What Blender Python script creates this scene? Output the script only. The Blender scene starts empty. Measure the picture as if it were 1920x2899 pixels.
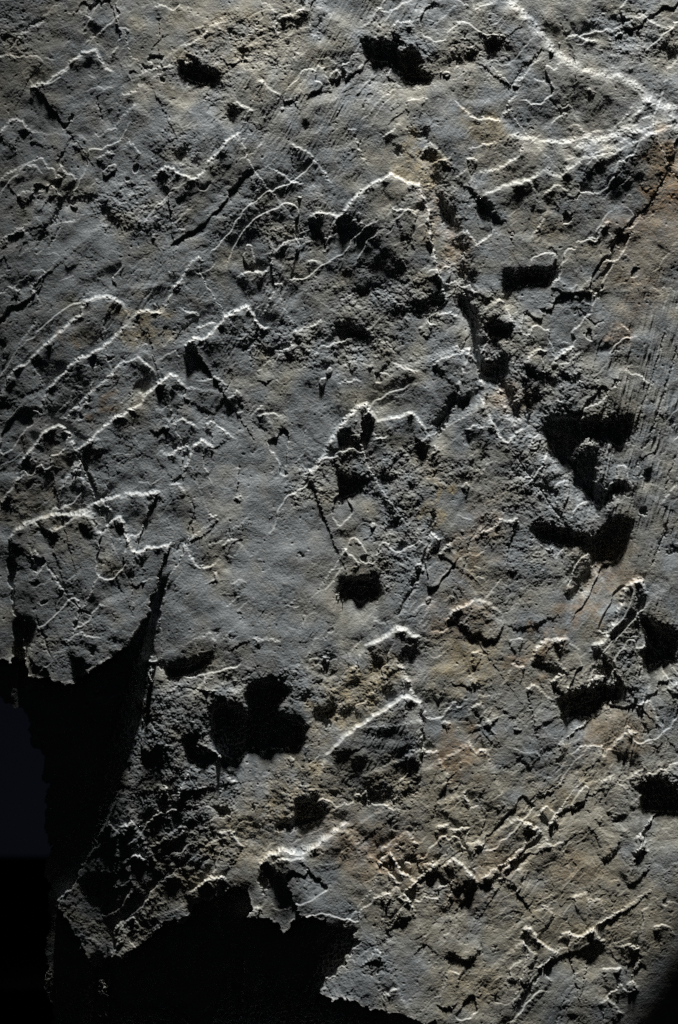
import bpy, math
import numpy as np

# ------------------------------------------------------------------ camera, world, lamp, exposure
scene = bpy.context.scene
W, H = 678, 1024                    # picture size; all rock coordinates below are in these units
S = 0.30 / W                        # metres per unit: the rock face in view is 30 cm wide
CAM_D = 1.30
TAN_E = math.tan(math.radians(11.3))  # the lamp rakes the face at about 11 degrees
LAMP_AZ = math.radians(2)           # and comes from a little right of straight up
Z0 = 0.30                           # height of the picture's centre above the table

def link(o):
    bpy.context.collection.objects.link(o)
    return o

cam_d = bpy.data.cameras.new('camera')
cam_d.sensor_fit = 'HORIZONTAL'
cam_d.sensor_width = 36.0
cam_d.lens = 36.0 * CAM_D / 0.30
cam_d.clip_start = 0.05
cam_d.clip_end = 50
cam_d.dof.use_dof = True
cam_d.dof.focus_distance = CAM_D
cam_d.dof.aperture_fstop = 16
cam = link(bpy.data.objects.new('camera', cam_d))
cam.location = (0, -CAM_D, Z0)
cam.rotation_euler = (math.radians(90), 0, 0)
scene.camera = cam

world = bpy.data.worlds.new('World')
scene.world = world
world.use_nodes = True
bg = world.node_tree.nodes['Background']
bg.inputs[0].default_value = (0.75, 0.85, 1.0, 1)
bg.inputs[1].default_value = 0.010

LAMP_D = 3.0
E = math.radians(11.3)
aim = (0.058, 0.0, Z0 - 0.01)
lamp_dir = (math.sin(LAMP_AZ) * math.cos(E), -math.sin(E), math.cos(LAMP_AZ) * math.cos(E))
lamp_d = bpy.data.lights.new('spot_lamp', 'SPOT')
lamp_d.energy = 1230
lamp_d.color = (1.0, 0.982, 0.95)
lamp_d.shadow_soft_size = 0.10
lamp_d.spot_size = math.radians(10.5)
lamp_d.spot_blend = 0.6
lamp = link(bpy.data.objects.new('spot_lamp', lamp_d))
lamp.location = tuple(aim[i] + lamp_dir[i] * LAMP_D for i in range(3))
from mathutils import Vector
lamp.rotation_euler = Vector([-c for c in lamp_dir]).to_track_quat('-Z', 'Y').to_euler()

vs = scene.view_settings
scene.display_settings.display_device = 'sRGB'
vs.view_transform = 'Standard'
vs.look = 'None'
vs.exposure = 0.0
vs.gamma = 1.0
vs.use_curve_mapping = False
scene.cycles.use_denoising = False
scene.cycles.max_bounces = 4

# ------------------------------------------------------------------ tracing frame
# outlines were read off eight squares of the photograph; this turns them into picture units
TILES = {'A1': (0, 0), 'B1': (960, 0), 'A2': (0, 725), 'B2': (960, 725),
         'A3': (0, 1450), 'B3': (960, 1450), 'A4': (0, 2174), 'B4': (960, 2174)}
def P(tile, pts):
    ox, oy = TILES[tile]
    k = 960 / 1568.0
    f = W / 1920.0
    a = np.array(pts, dtype=np.float64).reshape(-1, 2)
    return (a * k + np.array([ox, oy])) * f

# ------------------------------------------------------------------ traced relief
# LEDGE: the side to the right of the line's direction stands higher (drawn left to right: the lower side),
# so it catches the lamp.  (tile, height, edge width, points)
LEDGE = [
 # --- upper left
 ('A1', 2.0, 1.2, [30,245, 60,195, 95,150, 150,120, 210,92]),
 ('A1', 1.8, 1.2, [-60,275, 0,258, 40,250, 90,262, 160,262, 205,285, 215,310]),
 ('A1', 3.6, 1.3, [140,440, 150,400, 180,380, 215,385, 250,350, 290,330, 320,290, 375,250, 400,235, 440,232, 465,260, 480,305, 510,328, 545,332]),
 ('A1', 2.0, 1.0, [485,275, 515,265, 535,215, 560,165, 548,128, 585,126, 600,150, 608,168]),
 ('A1', 2.6, 1.3, [635,360, 670,330, 720,320, 760,308, 805,300]),
 ('A1', 2.6, 1.4, [550,430, 600,437, 630,415, 650,378]),
 ('A1', 3.4, 1.2, [-30,640, 0,605, 40,560, 75,545, 120,580, 145,602]),
 ('A1', 2.0, 1.2, [-20,850, 0,820, 50,790, 90,770, 130,752, 165,775, 205,805]),
 ('A1', 2.4, 1.0, [262,770, 275,762, 300,790, 340,815, 362,850]),
 ('A1', 2.0, 1.0, [150,990, 162,950, 180,890, 220,850, 265,875, 288,920]),
 ('A1', 2.2, 1.4, [70,905, 105,890, 150,872, 168,912]),
 ('A1', 1.8, 1.2, [60,1060, 100,1050, 130,1080, 150,1110]),
 ('A1', 4.2, 1.3, [700,828, 730,800, 760,768, 800,780, 840,810, 900,826, 940,795, 970,742, 1005,715, 1040,660, 1100,618, 1128,612]),
 ('A1', 2.2, 1.6, [1090,460, 1120,490, 1150,505, 1175,520]),
 ('A1', 2.4, 1.6, [1180,380, 1215,375, 1240,410, 1280,430, 1310,445]),
 ('A1', 1.8, 1.0, [1465,300, 1480,312, 1507,316]),
 ('A1', 1.8, 1.0, [1495,335, 1520,370, 1535,405, 1540,430]),
 ('A1', 2.2, 1.4, [1185,25, 1205,10, 1240,20, 1265,50, 1275,100, 1290,160, 1293,230]),
 ('A1', 2.4, 1.4, [700,40, 745,22, 780,42, 810,48, 830,10]),
 ('A1', 3.0, 1.4, [1280,85, 1340,72, 1390,45, 1420,10, 1440,-20]),
 ('A1', 2.0, 1.6, [1230,750, 1250,785, 1300,800, 1350,840, 1420,860]),
 ('A1', 4.2, 2.0, [1420,1012, 1450,990, 1490,980, 1530,988, 1575,1004]),
 ('A1', 1.8, 1.4, [1260,1170, 1310,1130, 1380,1100, 1440,1090]),
 ('A1', 1.6, 1.4, [440,750, 470,715, 500,700, 540,720]),
 ('A1', 1.6, 1.6, [660,1030, 700,1010, 740,995]),
 ('A1', 1.8, 1.6, [330,680, 370,635, 400,640]),
 ('A1', 1.8, 2.0, [500,610, 560,550, 610,500, 640,470]),
 ('A1', 1.6, 1.4, [900,140, 940,120, 960,140]),
 ('A1', 2.4, 2.0, [825,250, 850,215, 930,180, 980,120, 1050,80]),
 ('A1', 1.7, 1.2, [370,70, 400,40, 420,80, 425,120]),
 ('A1', 1.8, 1.6, [1310,690, 1350,665, 1400,690, 1450,730, 1500,800, 1550,880]),
 ('A1', 1.6, 1.4, [0,1110, 25,1095, 40,1140]),
 ('A1', 1.6, 1.4, [560,700, 600,660, 640,690, 660,730]),
 # --- upper right
 ('B1', 4.4, 8.0, [740,-60, 780,0, 850,75, 900,125, 950,185, 1000,245, 1080,300, 1130,325, 1200,342, 1290,350, 1350,385, 1420,440, 1500,490, 1580,500]),
 ('B1', 4.0, 4.0, [770,618, 830,632, 890,645, 960,655, 1050,655, 1120,640, 1240,635, 1320,590, 1380,520, 1420,465, 1500,500]),
 ('B1', 5.0, 18.0, [990,720, 1100,700, 1240,668, 1330,640, 1420,590, 1500,550, 1590,525]),
 ('B1', 3.4, 3.5, [640,915, 690,890, 760,865, 830,845, 880,838, 920,800, 960,785, 990,810, 1025,815, 1060,780, 1130,735, 1230,722, 1310,690, 1400,640, 1500,600, 1590,565]),
 ('B1', 3.4, 1.6, [520,450, 560,490, 600,530, 640,550, 700,550, 745,558, 780,510, 815,495]),
 ('B1', 2.0, 1.4, [745,550, 790,470, 830,420, 800,400, 880,320, 960,235]),
 ('B1', 2.8, 1.6, [630,805, 700,790, 760,772, 830,720, 870,650]),
 ('B1', 1.8, 1.2, [590,690, 620,682, 680,668, 738,660]),
 ('B1', 1.8, 1.2, [585,740, 615,730, 650,750]),
 ('B1', 2.8, 1.3, [1030,185, 1060,168, 1100,163, 1150,185, 1225,187]),
 ('B1', 5.5, 1.3, [-20,1020, 0,1000, 50,940, 110,880, 150,852, 200,832, 250,803, 290,835, 310,845, 372,852]),
 ('B1', 5.5, 1.0, [370,870, 400,930, 418,980, 425,1060, 436,1150, 455,1230, 480,1330, 500,1400]),
 ('B1', 2.0, 1.2, [235,988, 270,970, 360,980, 388,992]),
 ('B1', 3.2, 1.2, [535,1110, 560,1078, 590,1068, 615,1105, 640,1132, 700,1080, 708,1040]),
 ('B1', 2.4, 1.4, [375,730, 385,700, 405,675, 425,655]),
 ('B1', 2.2, 1.1, [160,40, 215,48, 260,50, 280,25, 292,-10]),
 ('B1', 2.4, 1.2, [225,142, 270,100, 330,105, 352,98]),
 ('B1', 1.8, 1.0, [555,0, 575,20, 600,22]),
 ('B1', 1.6, 1.0, [38,597, 60,600, 82,600]),
 ('B1', 1.8, 1.0, [78,640, 95,690, 110,725, 140,768]),
 ('B1', 1.6, 1.2, [205,650, 225,615, 255,598, 280,560]),
 ('B1', 1.8, 1.2, [1140,1095, 1190,1100, 1215,1050, 1240,1022, 1265,1035]),
 ('B1', 1.6, 1.2, [880,1120, 915,1060, 945,1010, 965,960]),
 ('B1', 2.0, 1.4, [930,925, 960,885, 1000,862, 1030,865, 1065,888]),
 ('B1', 1.6, 1.2, [1060,590, 1100,575, 1130,600, 1150,620]),
 ('B1', 1.6, 1.2, [640,920, 620,880, 590,870]),
 ('B1', 1.6, 1.2, [530,840, 560,800, 600,780]),
 ('B1', 1.6, 1.2, [300,470, 340,462, 400,450, 420,470]),
 ('B1', 1.4, 1.2, [890,370, 940,375, 965,395, 985,375]),
 ('B1', 1.5, 1.4, [1130,420, 1160,410, 1190,440]),
 ('B1', 2.2, 2.5, [1330,110, 1400,70, 1480,120, 1570,130]),
 ('B1', 1.4, 1.2, [1000,490, 1040,500, 1070,480]),
 ('B1', 1.6, 2.0, [800,-20, 860,60, 905,110, 955,165, 1010,235, 1090,298, 1140,312]),
 ('B1', 1.5, 2.0, [1060,690, 1140,665, 1240,650, 1330,605, 1400,555, 1470,530]),
 ('B1', 1.5, 2.0, [1020,745, 1110,735, 1200,705, 1290,665, 1380,612, 1470,575, 1570,548]),
 ('B1', 1.3, 1.8, [1100,640, 1180,610, 1260,600, 1310,560, 1350,500, 1400,460]),
 ('B1', 1.3, 1.8, [1380,430, 1440,480, 1500,510, 1570,520]),
 # --- middle left
 ('A2', 3.6, 1.6, [-20,690, 0,640, 30,565, 60,525, 120,492, 160,450, 240,382, 300,330, 370,270, 390,215, 440,193, 490,183, 545,203, 578,245]),
 ('A2', 1.8, 1.2, [145,495, 170,535, 190,580, 205,612]),
 ('A2', 3.2, 1.4, [180,720, 205,650, 220,615, 250,585, 300,535, 350,480, 400,463, 460,430, 520,385, 555,345, 600,300]),
 ('A2', 2.8, 1.4, [270,770, 330,715, 400,650, 470,590, 520,545, 545,500, 600,485, 640,468, 690,510, 715,530, 722,562]),
 ('A2', 4.2, 1.3, [85,965, 120,910, 150,880, 200,810, 260,783, 300,790, 325,835, 350,897, 380,880, 440,830, 500,770, 540,748, 600,715, 640,690, 690,630, 730,590, 790,545, 830,575, 860,602]),
 ('A2', 2.8, 1.4, [-20,1180, 0,1140, 40,1080, 90,1020, 130,985, 150,900]),
 ('A2', 2.2, 1.3, [260,1115, 290,1060, 325,1000, 355,935]),
 ('A2', 4.5, 3.0, [330,1200, 380,1172, 430,1150, 480,1125, 560,1110, 600,1095, 660,1100, 735,1088, 758,1135]),
 ('A2', 2.2, 1.2, [745,805, 800,770, 850,753, 890,775, 922,805]),
 ('A2', 3.0, 1.1, [930,800, 975,762, 1010,790, 1060,820, 1082,852]),
 ('A2', 2.8, 1.1, [845,1010, 870,960, 890,890, 930,850, 975,870, 1000,912]),
 ('A2', 2.6, 1.4, [765,940, 820,890, 865,873, 885,915]),
 ('A2', 1.8, 1.3, [770,1060, 815,1050, 850,1080, 868,1110]),
 ('A2', 3.2, 1.6, [590,300, 650,255, 700,253, 745,262, 780,200, 800,150, 850,90, 880,30, 920,8, 960,20]),
 ('A2', 2.8, 1.6, [1085,105, 1150,70, 1220,76, 1240,40, 1275,0]),
 ('A2', 4.6, 1.4, [850,440, 870,395, 900,376, 935,385, 990,345, 1020,300, 1080,250, 1150,230, 1175,270, 1200,320, 1262,333]),
 ('A2', 2.0, 1.0, [1195,275, 1222,268, 1250,200, 1272,160, 1268,128, 1300,126, 1325,168]),
 ('A2', 2.6, 1.4, [1265,430, 1310,436, 1340,420, 1355,385]),
 ('A2', 2.6, 1.3, [1345,360, 1400,333, 1450,315, 1512,298]),
 ('A2', 1.8, 1.2, [1045,668, 1090,628, 1125,642]),
 ('A2', 1.9, 1.2, [1190,740, 1235,728, 1275,728, 1335,748]),
 ('A2', 1.6, 1.2, [1150,755, 1190,705, 1220,690]),
 ('A2', 4.6, 2.0, [1385,1015, 1420,998, 1455,988, 1480,940, 1510,880, 1560,800, 1610,740, 1658,690, 1700,688, 1725,730, 1745,762]),
 ('A2', 1.8, 1.4, [-40,170, 0,165, 45,145, 90,155, 100,180]),
 ('A2', 1.6, 1.4, [120,165, 145,140, 165,165, 190,215]),
 ('A2', 1.4, 1.4, [60,440, 110,370, 155,320, 175,260]),
 ('A2', 1.8, 1.8, [900,340, 950,320, 1000,300]),
 ('A2', 1.6, 1.4, [830,240, 880,255, 920,270, 925,300]),
 ('A2', 2.0, 1.6, [640,620, 660,640, 700,620, 740,560]),
 ('A2', 2.0, 1.4, [320,1080, 345,1010, 380,1030, 410,1060]),
 ('A2', 2.0, 2.0, [260,1184, 300,1150, 330,1180]),
 ('A2', 1.6, 1.4, [900,580, 1000,560, 1060,600]),
 ('A2', 1.6, 1.2, [1080,1120, 1110,1100, 1130,1130]),
 ('A2', 1.5, 1.4, [1410,30, 1460,20, 1500,45]),
 # --- middle right
 ('B2', 4.8, 1.3, [545,400, 560,440, 600,430, 635,500, 655,570, 682,602]),
 ('B2', 4.8, 1.3, [640,640, 680,690, 700,750, 745,830, 768,862, 810,830, 862,788]),
 ('B2', 1.8, 1.1, [435,20, 460,50, 478,85]),
 ('B2', 2.6, 1.3, [440,265, 520,263, 560,285, 600,303]),
 ('B2', 2.2, 1.4, [365,355, 410,300, 445,332]),
 ('B2', 2.8, 1.4, [425,520, 470,475, 520,460, 590,442]),
 ('B2', 3.8, 1.0, [740,188, 780,252, 818,328]),
 ('B2', 3.8, 1.8, [845,505, 890,460, 930,425, 965,442]),
 ('B2', 4.2, 2.0, [975,525, 1020,450, 1080,420, 1105,432]),
 ('B2', 2.4, 1.4, [-20,585, 40,580, 80,570, 110,580]),
 ('B2', 2.4, 1.6, [240,490, 290,510, 350,540, 380,520]),
 ('B2', 5.0, 1.8, [-20,810, 0,785, 40,740, 90,690, 130,688, 150,730, 178,762]),
 ('B2', 4.0, 1.8, [200,742, 270,745, 340,722, 380,770, 420,830, 440,858]),
 ('B2', 3.0, 2.0, [425,885, 445,872, 470,905]),
 ('B2', 2.4, 1.5, [575,800, 620,790, 680,785, 720,800]),
 ('B2', 1.8, 1.2, [140,795, 175,840, 235,835]),
 ('B2', 2.0, 1.4, [560,1068, 590,1050, 615,1065]),
 ('B2', 2.4, 2.0, [920,940, 960,920, 1000,960, 1035,1000]),
 ('B2', 2.2, 1.4, [820,1010, 850,1030, 900,1015]),
 ('B2', 1.8, 1.2, [1240,10, 1262,30]),
 ('B2', 2.0, 1.6, [1310,500, 1350,545, 1400,560, 1440,600]),
 ('B2', 1.8, 1.2, [1300,310, 1340,350, 1350,400]),
 ('B2', 1.6, 1.2, [980,150, 1000,110, 1020,90]),
 ('B2', 1.8, 1.6, [40,500, 70,485, 90,520]),
 ('B2', 1.8, 1.6, [130,510, 150,495, 165,515]),
 ('B2', 1.8, 1.2, [190,390, 230,400, 255,450]),
 ('B2', 2.0, 1.2, [1265,1105, 1310,1140]),
 ('B2', 1.8, 1.2, [550,150, 565,110, 580,90]),
 ('B2', 1.6, 1.2, [1480,1150, 1530,1090, 1568,1040]),
 # --- flake and lower left
 ('A3', 3.0, 2.0, [15,150, 60,90, 110,50, 145,45, 165,60, 200,75]),
 ('A3', 3.2, 3.0, [150,45, 190,25, 240,12, 300,10, 370,8, 420,-15]),
 ('A3', 2.8, 2.0, [215,90, 270,75, 330,40, 400,0, 440,-30]),
 ('A3', 4.4, 1.4, [440,92, 485,90, 510,45, 550,20, 575,50, 585,100, 615,170, 645,190, 690,160, 740,160, 795,145, 805,182]),
 ('A3', 2.4, 1.1, [825,170, 855,145, 880,200, 905,245, 935,255, 990,240, 1022,208]),
 ('A3', 1.8, 1.4, [985,285, 1003,285, 1012,325]),
 ('A3', 1.7, 1.0, [970,550, 990,590, 1005,592]),
 ('A3', 1.7, 1.2, [960,10, 1000,15, 1015,55]),
 ('A3', 1.7, 1.4, [285,600, 330,580, 380,560, 420,580, 470,570]),
 ('A3', 1.6, 0.9, [205,225, 240,280, 275,330, 305,380]),
 ('A3', 1.6, 1.2, [150,180, 165,175, 180,215]),
 ('A3', 2.2, 2.0, [890,850, 930,800, 965,740]),
 ('A3', 2.0, 1.8, [1160,590, 1240,585, 1310,600]),
 ('A3', 1.8, 1.4, [1010,840, 960,830, 1000,820]),
 ('A3', 2.0, 1.4, [1320,1150, 1340,1135, 1368,1145]),
 ('A3', 2.0, 1.4, [1040,1200, 1060,1170, 1090,1165]),
 ('A3', 1.6, 1.2, [1060,330, 1110,310, 1140,330]),
 ('A3', 1.5, 1.2, [1020,150, 1060,135, 1090,110]),
 # --- lower middle and right
 ('B3', 2.0, 1.2, [5,168, 30,170, 50,200, 105,242]),
 ('B3', 2.4, 1.1, [420,98, 445,110, 475,132]),
 ('B3', 2.0, 1.4, [350,245, 380,235, 402,275]),
 ('B3', 4.2, 3.0, [120,620, 170,600, 200,588, 230,555, 265,538, 310,540, 350,570, 385,580]),
 ('B3', 3.2, 2.5, [255,670, 285,710, 310,745, 322,790, 345,840, 382,872]),
 ('B3', 2.4, 1.4, [375,925, 385,970, 382,1040, 385,1100, 378,1190]),
 ('B3', 2.6, 1.2, [495,505, 520,465, 550,438, 600,430, 622,400]),
 ('B3', 1.6, 1.2, [605,652, 640,645, 670,660]),
 ('B3', 1.8, 1.2, [610,910, 640,885, 665,875]),
 ('B3', 1.8, 1.2, [470,980, 490,962, 520,975]),
 ('B3', 3.0, 1.3, [600,1055, 615,1080, 635,1112, 685,1092]),
 ('B3', 2.6, 1.1, [385,1075, 400,1105, 430,1110, 455,1098]),
 ('B3', 2.0, 1.2, [1010,1085, 1035,1065, 1058,1098]),
 ('B3', 3.2, 2.0, [885,705, 900,650, 930,612, 965,588]),
 ('B3', 2.4, 1.8, [985,600, 1010,580, 1050,590]),
 ('B3', 4.0, 3.0, [1160,650, 1195,610, 1225,600, 1255,550, 1275,515, 1295,450, 1320,360, 1360,318, 1395,310, 1420,360, 1440,400]),
 ('B3', 2.2, 1.2, [655,60, 670,90, 710,75, 745,30, 775,50, 820,30, 850,75]),
 ('B3', 2.2, 1.4, [860,820, 880,815, 908,788]),
 ('B3', 2.6, 1.5, [975,795, 1000,765, 1050,750]),
 ('B3', 2.2, 1.2, [1165,790, 1200,768, 1230,765]),
 ('B3', 1.8, 1.2, [800,700, 830,715, 860,720]),
 ('B3', 1.8, 1.6, [1520,810, 1568,790]),
 ('B3', 2.4, 2.0, [1370,905, 1410,885, 1450,870]),
 ('B3', 2.0, 2.0, [1255,1120, 1290,1060, 1340,1020, 1400,1010]),
 ('B3', 1.7, 1.2, [460,200, 490,160, 520,140]),
 ('B3', 1.6, 1.2, [780,600, 830,580, 860,590]),
 ('A4', 2.2, 1.3, [1020,45, 1045,35, 1075,65, 1105,72]),
 ('A4', 2.0, 1.2, [735,105, 765,98, 778,150]),
 ('A4', 1.8, 1.1, [810,150, 825,120, 832,165]),
 ('A4', 2.2, 1.3, [480,265, 510,290, 545,335]),
 ('A4', 2.0, 1.4, [530,295, 570,280, 610,255]),
 ('A4', 3.0, 1.3, [995,310, 1030,302, 1080,310, 1095,350, 1135,377]),
 ('A4', 6.0, 4.0, [1195,470, 1215,430, 1250,400, 1310,385, 1380,398, 1440,372, 1500,330, 1560,285, 1620,240]),
 ('A4', 2.2, 1.8, [1230,470, 1270,430, 1340,425, 1420,420]),
 ('A4', 3.4, 1.3, [855,603, 890,580, 925,548, 965,520, 1030,512, 1058,545]),
 ('A4', 2.6, 1.5, [1148,672, 1185,650, 1215,665]),
 ('A4', 2.8, 1.5, [465,925, 520,875, 508,800, 520,765, 565,725, 605,718, 640,770]),
 ('A4', 2.2, 1.8, [540,450, 600,430, 640,420, 680,440]),
 ('A4', 1.8, 1.6, [840,270, 860,300, 868,320]),
 ('B4', 3.2, 1.2, [175,470, 200,410, 240,393, 265,430, 290,480, 330,505, 345,520, 385,545]),
 ('B4', 2.6, 1.0, [170,450, 205,455, 230,480, 260,520, 295,527]),
 ('B4', 2.6, 1.2, [185,608, 220,570, 250,592]),
 ('B4', 2.8, 1.2, [265,605, 300,572, 330,612, 345,655, 358,690]),
 ('B4', 2.2, 1.2, [375,470, 390,445, 430,433, 455,450]),
 ('B4', 3.4, 1.2, [475,450, 530,413, 562,440, 600,475, 648,535]),
 ('B4', 2.6, 1.1, [655,515, 690,480, 730,458, 742,490]),
 ('B4', 2.6, 1.2, [730,530, 760,470, 790,430, 815,468, 860,455]),
 ('B4', 2.6, 1.1, [580,355, 640,333, 660,340, 672,378]),
 ('B4', 3.6, 1.3, [815,215, 830,240, 880,262, 920,280, 952,312]),
 ('B4', 2.6, 1.2, [920,235, 940,195, 965,180, 1000,210, 1025,255]),
 ('B4', 2.0, 1.0, [950,292, 1000,225, 1025,272]),
 ('B4', 3.0, 1.3, [960,330, 985,358, 1045,343]),
 ('B4', 2.4, 1.6, [505,288, 550,282, 605,272]),
 ('B4', 2.2, 1.6, [440,268, 480,262, 515,255]),
 ('B4', 2.0, 1.2, [580,100, 600,155, 610,180, 655,170]),
 ('B4', 2.2, 1.6, [1335,65, 1380,15, 1415,8]),
 ('B4', 2.6, 1.0, [1375,335, 1395,308, 1415,325, 1432,392]),
 ('B4', 1.9, 1.2, [1145,612, 1190,615, 1225,608]),
 ('B4', 1.9, 1.6, [1075,605, 1110,590, 1155,580]),
 ('B4', 3.2, 1.2, [825,785, 860,733, 890,740, 912,780, 960,828, 1010,850, 1022,875]),
 ('B4', 2.6, 1.0, [845,790, 865,815, 885,845, 925,860]),
 ('B4', 2.6, 1.2, [1018,800, 1040,768, 1065,762, 1095,785, 1140,770, 1180,743, 1200,780, 1242,812]),
 ('B4', 2.4, 1.2, [1215,940, 1260,930, 1312,935]),
 ('B4', 2.2, 1.2, [1325,1003, 1362,988, 1385,1032]),
 ('B4', 1.9, 1.2, [495,930, 530,940, 565,945]),
 ('B4', 1.8, 1.4, [165,835, 185,850, 200,880]),
 ('B4', 1.9, 1.4, [190,1045, 230,1035, 275,1008]),
 ('B4', 2.2, 1.4, [1195,1095, 1250,1068, 1280,1110, 1330,1150]),
 ('B4', 1.8, 1.4, [775,985, 790,930, 815,900, 855,878]),
 ('B4', 1.8, 1.4, [905,930, 940,905, 960,960, 1000,995]),
 ('B4', 1.7, 1.2, [945,625, 970,660, 1005,690]),
 ('B4', 1.7, 1.2, [310,285, 335,320, 375,360]),
 ('B4', 1.7, 1.2, [240,150, 265,185, 285,210]),
 ('B4', 1.6, 1.2, [1440,750, 1490,720, 1530,740, 1568,790]),
 ('B4', 1.8, 1.2, [1300,830, 1350,820, 1390,840]),
 ('B4', 1.7, 1.2, [1210,70, 1240,62, 1275,30]),
]

# DROP: drawn left to right (or top to bottom), the upper (or right) side stands higher and casts a shadow
DROP = [
 ('A1', 2.5, 1.0, [145,602, 142,640, 136,662]),
 ('A1', 1.5, 0.9, [270,750, 300,690, 340,612]),
 ('A2', 2.5, 0.9, [860,602, 856,640, 845,662]),
 ('A2', 2.0, 0.9, [690,800, 730,812, 770,795, 805,762]),
 ('A2', 1.5, 0.9, [985,752, 1015,690, 1052,608]),
 ('A2', 1.8, 1.0, [800,1042, 845,1008]),
 ('B2', 1.8, 0.9, [988,215, 1040,212, 1072,195]),
 ('B2', 2.0, 1.0, [330,830, 400,872, 435,862]),
 ('B3', 2.6, 1.2, [565,592, 600,580, 640,558, 690,592, 725,590, 752,550, 775,490]),
 ('B3', 1.8, 0.9, [505,778, 550,798, 615,815, 655,788]),
 ('B3', 2.0, 1.0, [640,970, 690,1002, 715,975, 745,938]),
 ('B3', 1.8, 1.0, [755,915, 800,965]),
 ('B3', 1.8, 0.9, [805,1005, 850,1012]),
 ('B3', 2.2, 1.0, [880,1190, 930,1130, 922,1095]),
 ('B3', 2.2, 1.0, [1005,1150, 1045,1120, 1075,1075]),
 ('B3', 2.0, 1.0, [755,510, 830,545, 880,530, 950,500, 1050,478]),
 ('B3', 2.4, 1.2, [900,1005, 950,975, 1040,950]),
 ('B4', 1.8, 0.9, [450,190, 478,110, 500,60, 545,10]),
 ('B4', 2.2, 0.9, [890,148, 960,122, 1030,82, 1065,20]),
 ('B4', 2.0, 1.0, [1178,240, 1205,262, 1232,250]),
 ('B4', 2.6, 1.1, [1205,430, 1265,425, 1290,370, 1315,325]),
 ('B4', 2.0, 1.0, [1268,252, 1300,228, 1355,215]),
 ('B4', 2.2, 0.9, [1325,552, 1400,512, 1440,450]),
 ('B4', 2.2, 0.9, [1348,452, 1385,400, 1425,350]),
 ('B4', 2.2, 0.9, [645,545, 700,515, 745,490]),
 ('B4', 2.8, 1.2, [450,892, 500,868, 560,872, 600,895, 640,850, 668,788]),
 ('B4', 2.0, 0.9, [435,1092, 505,1108, 555,1078]),
 ('B4', 1.6, 1.0, [820,590, 850,530, 880,470]),
 ('B4', 1.6, 1.0, [530,690, 570,620, 600,580]),
 ('A3', 1.8, 1.0, [1050,640, 1110,615, 1165,590]),
 ('A3', 1.5, 0.9, [1465,745, 1490,720, 1530,685]),
 ('A3', 1.5, 1.0, [600,345, 640,340, 680,325]),
 ('B1', 1.8, 0.9, [1100,155, 1135,125, 1170,95]),
 ('B1', 1.8, 0.9, [860,310, 905,265, 945,222]),
 ('A2', 1.4, 1.0, [1180,560, 1230,590, 1270,560]),
]

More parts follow.
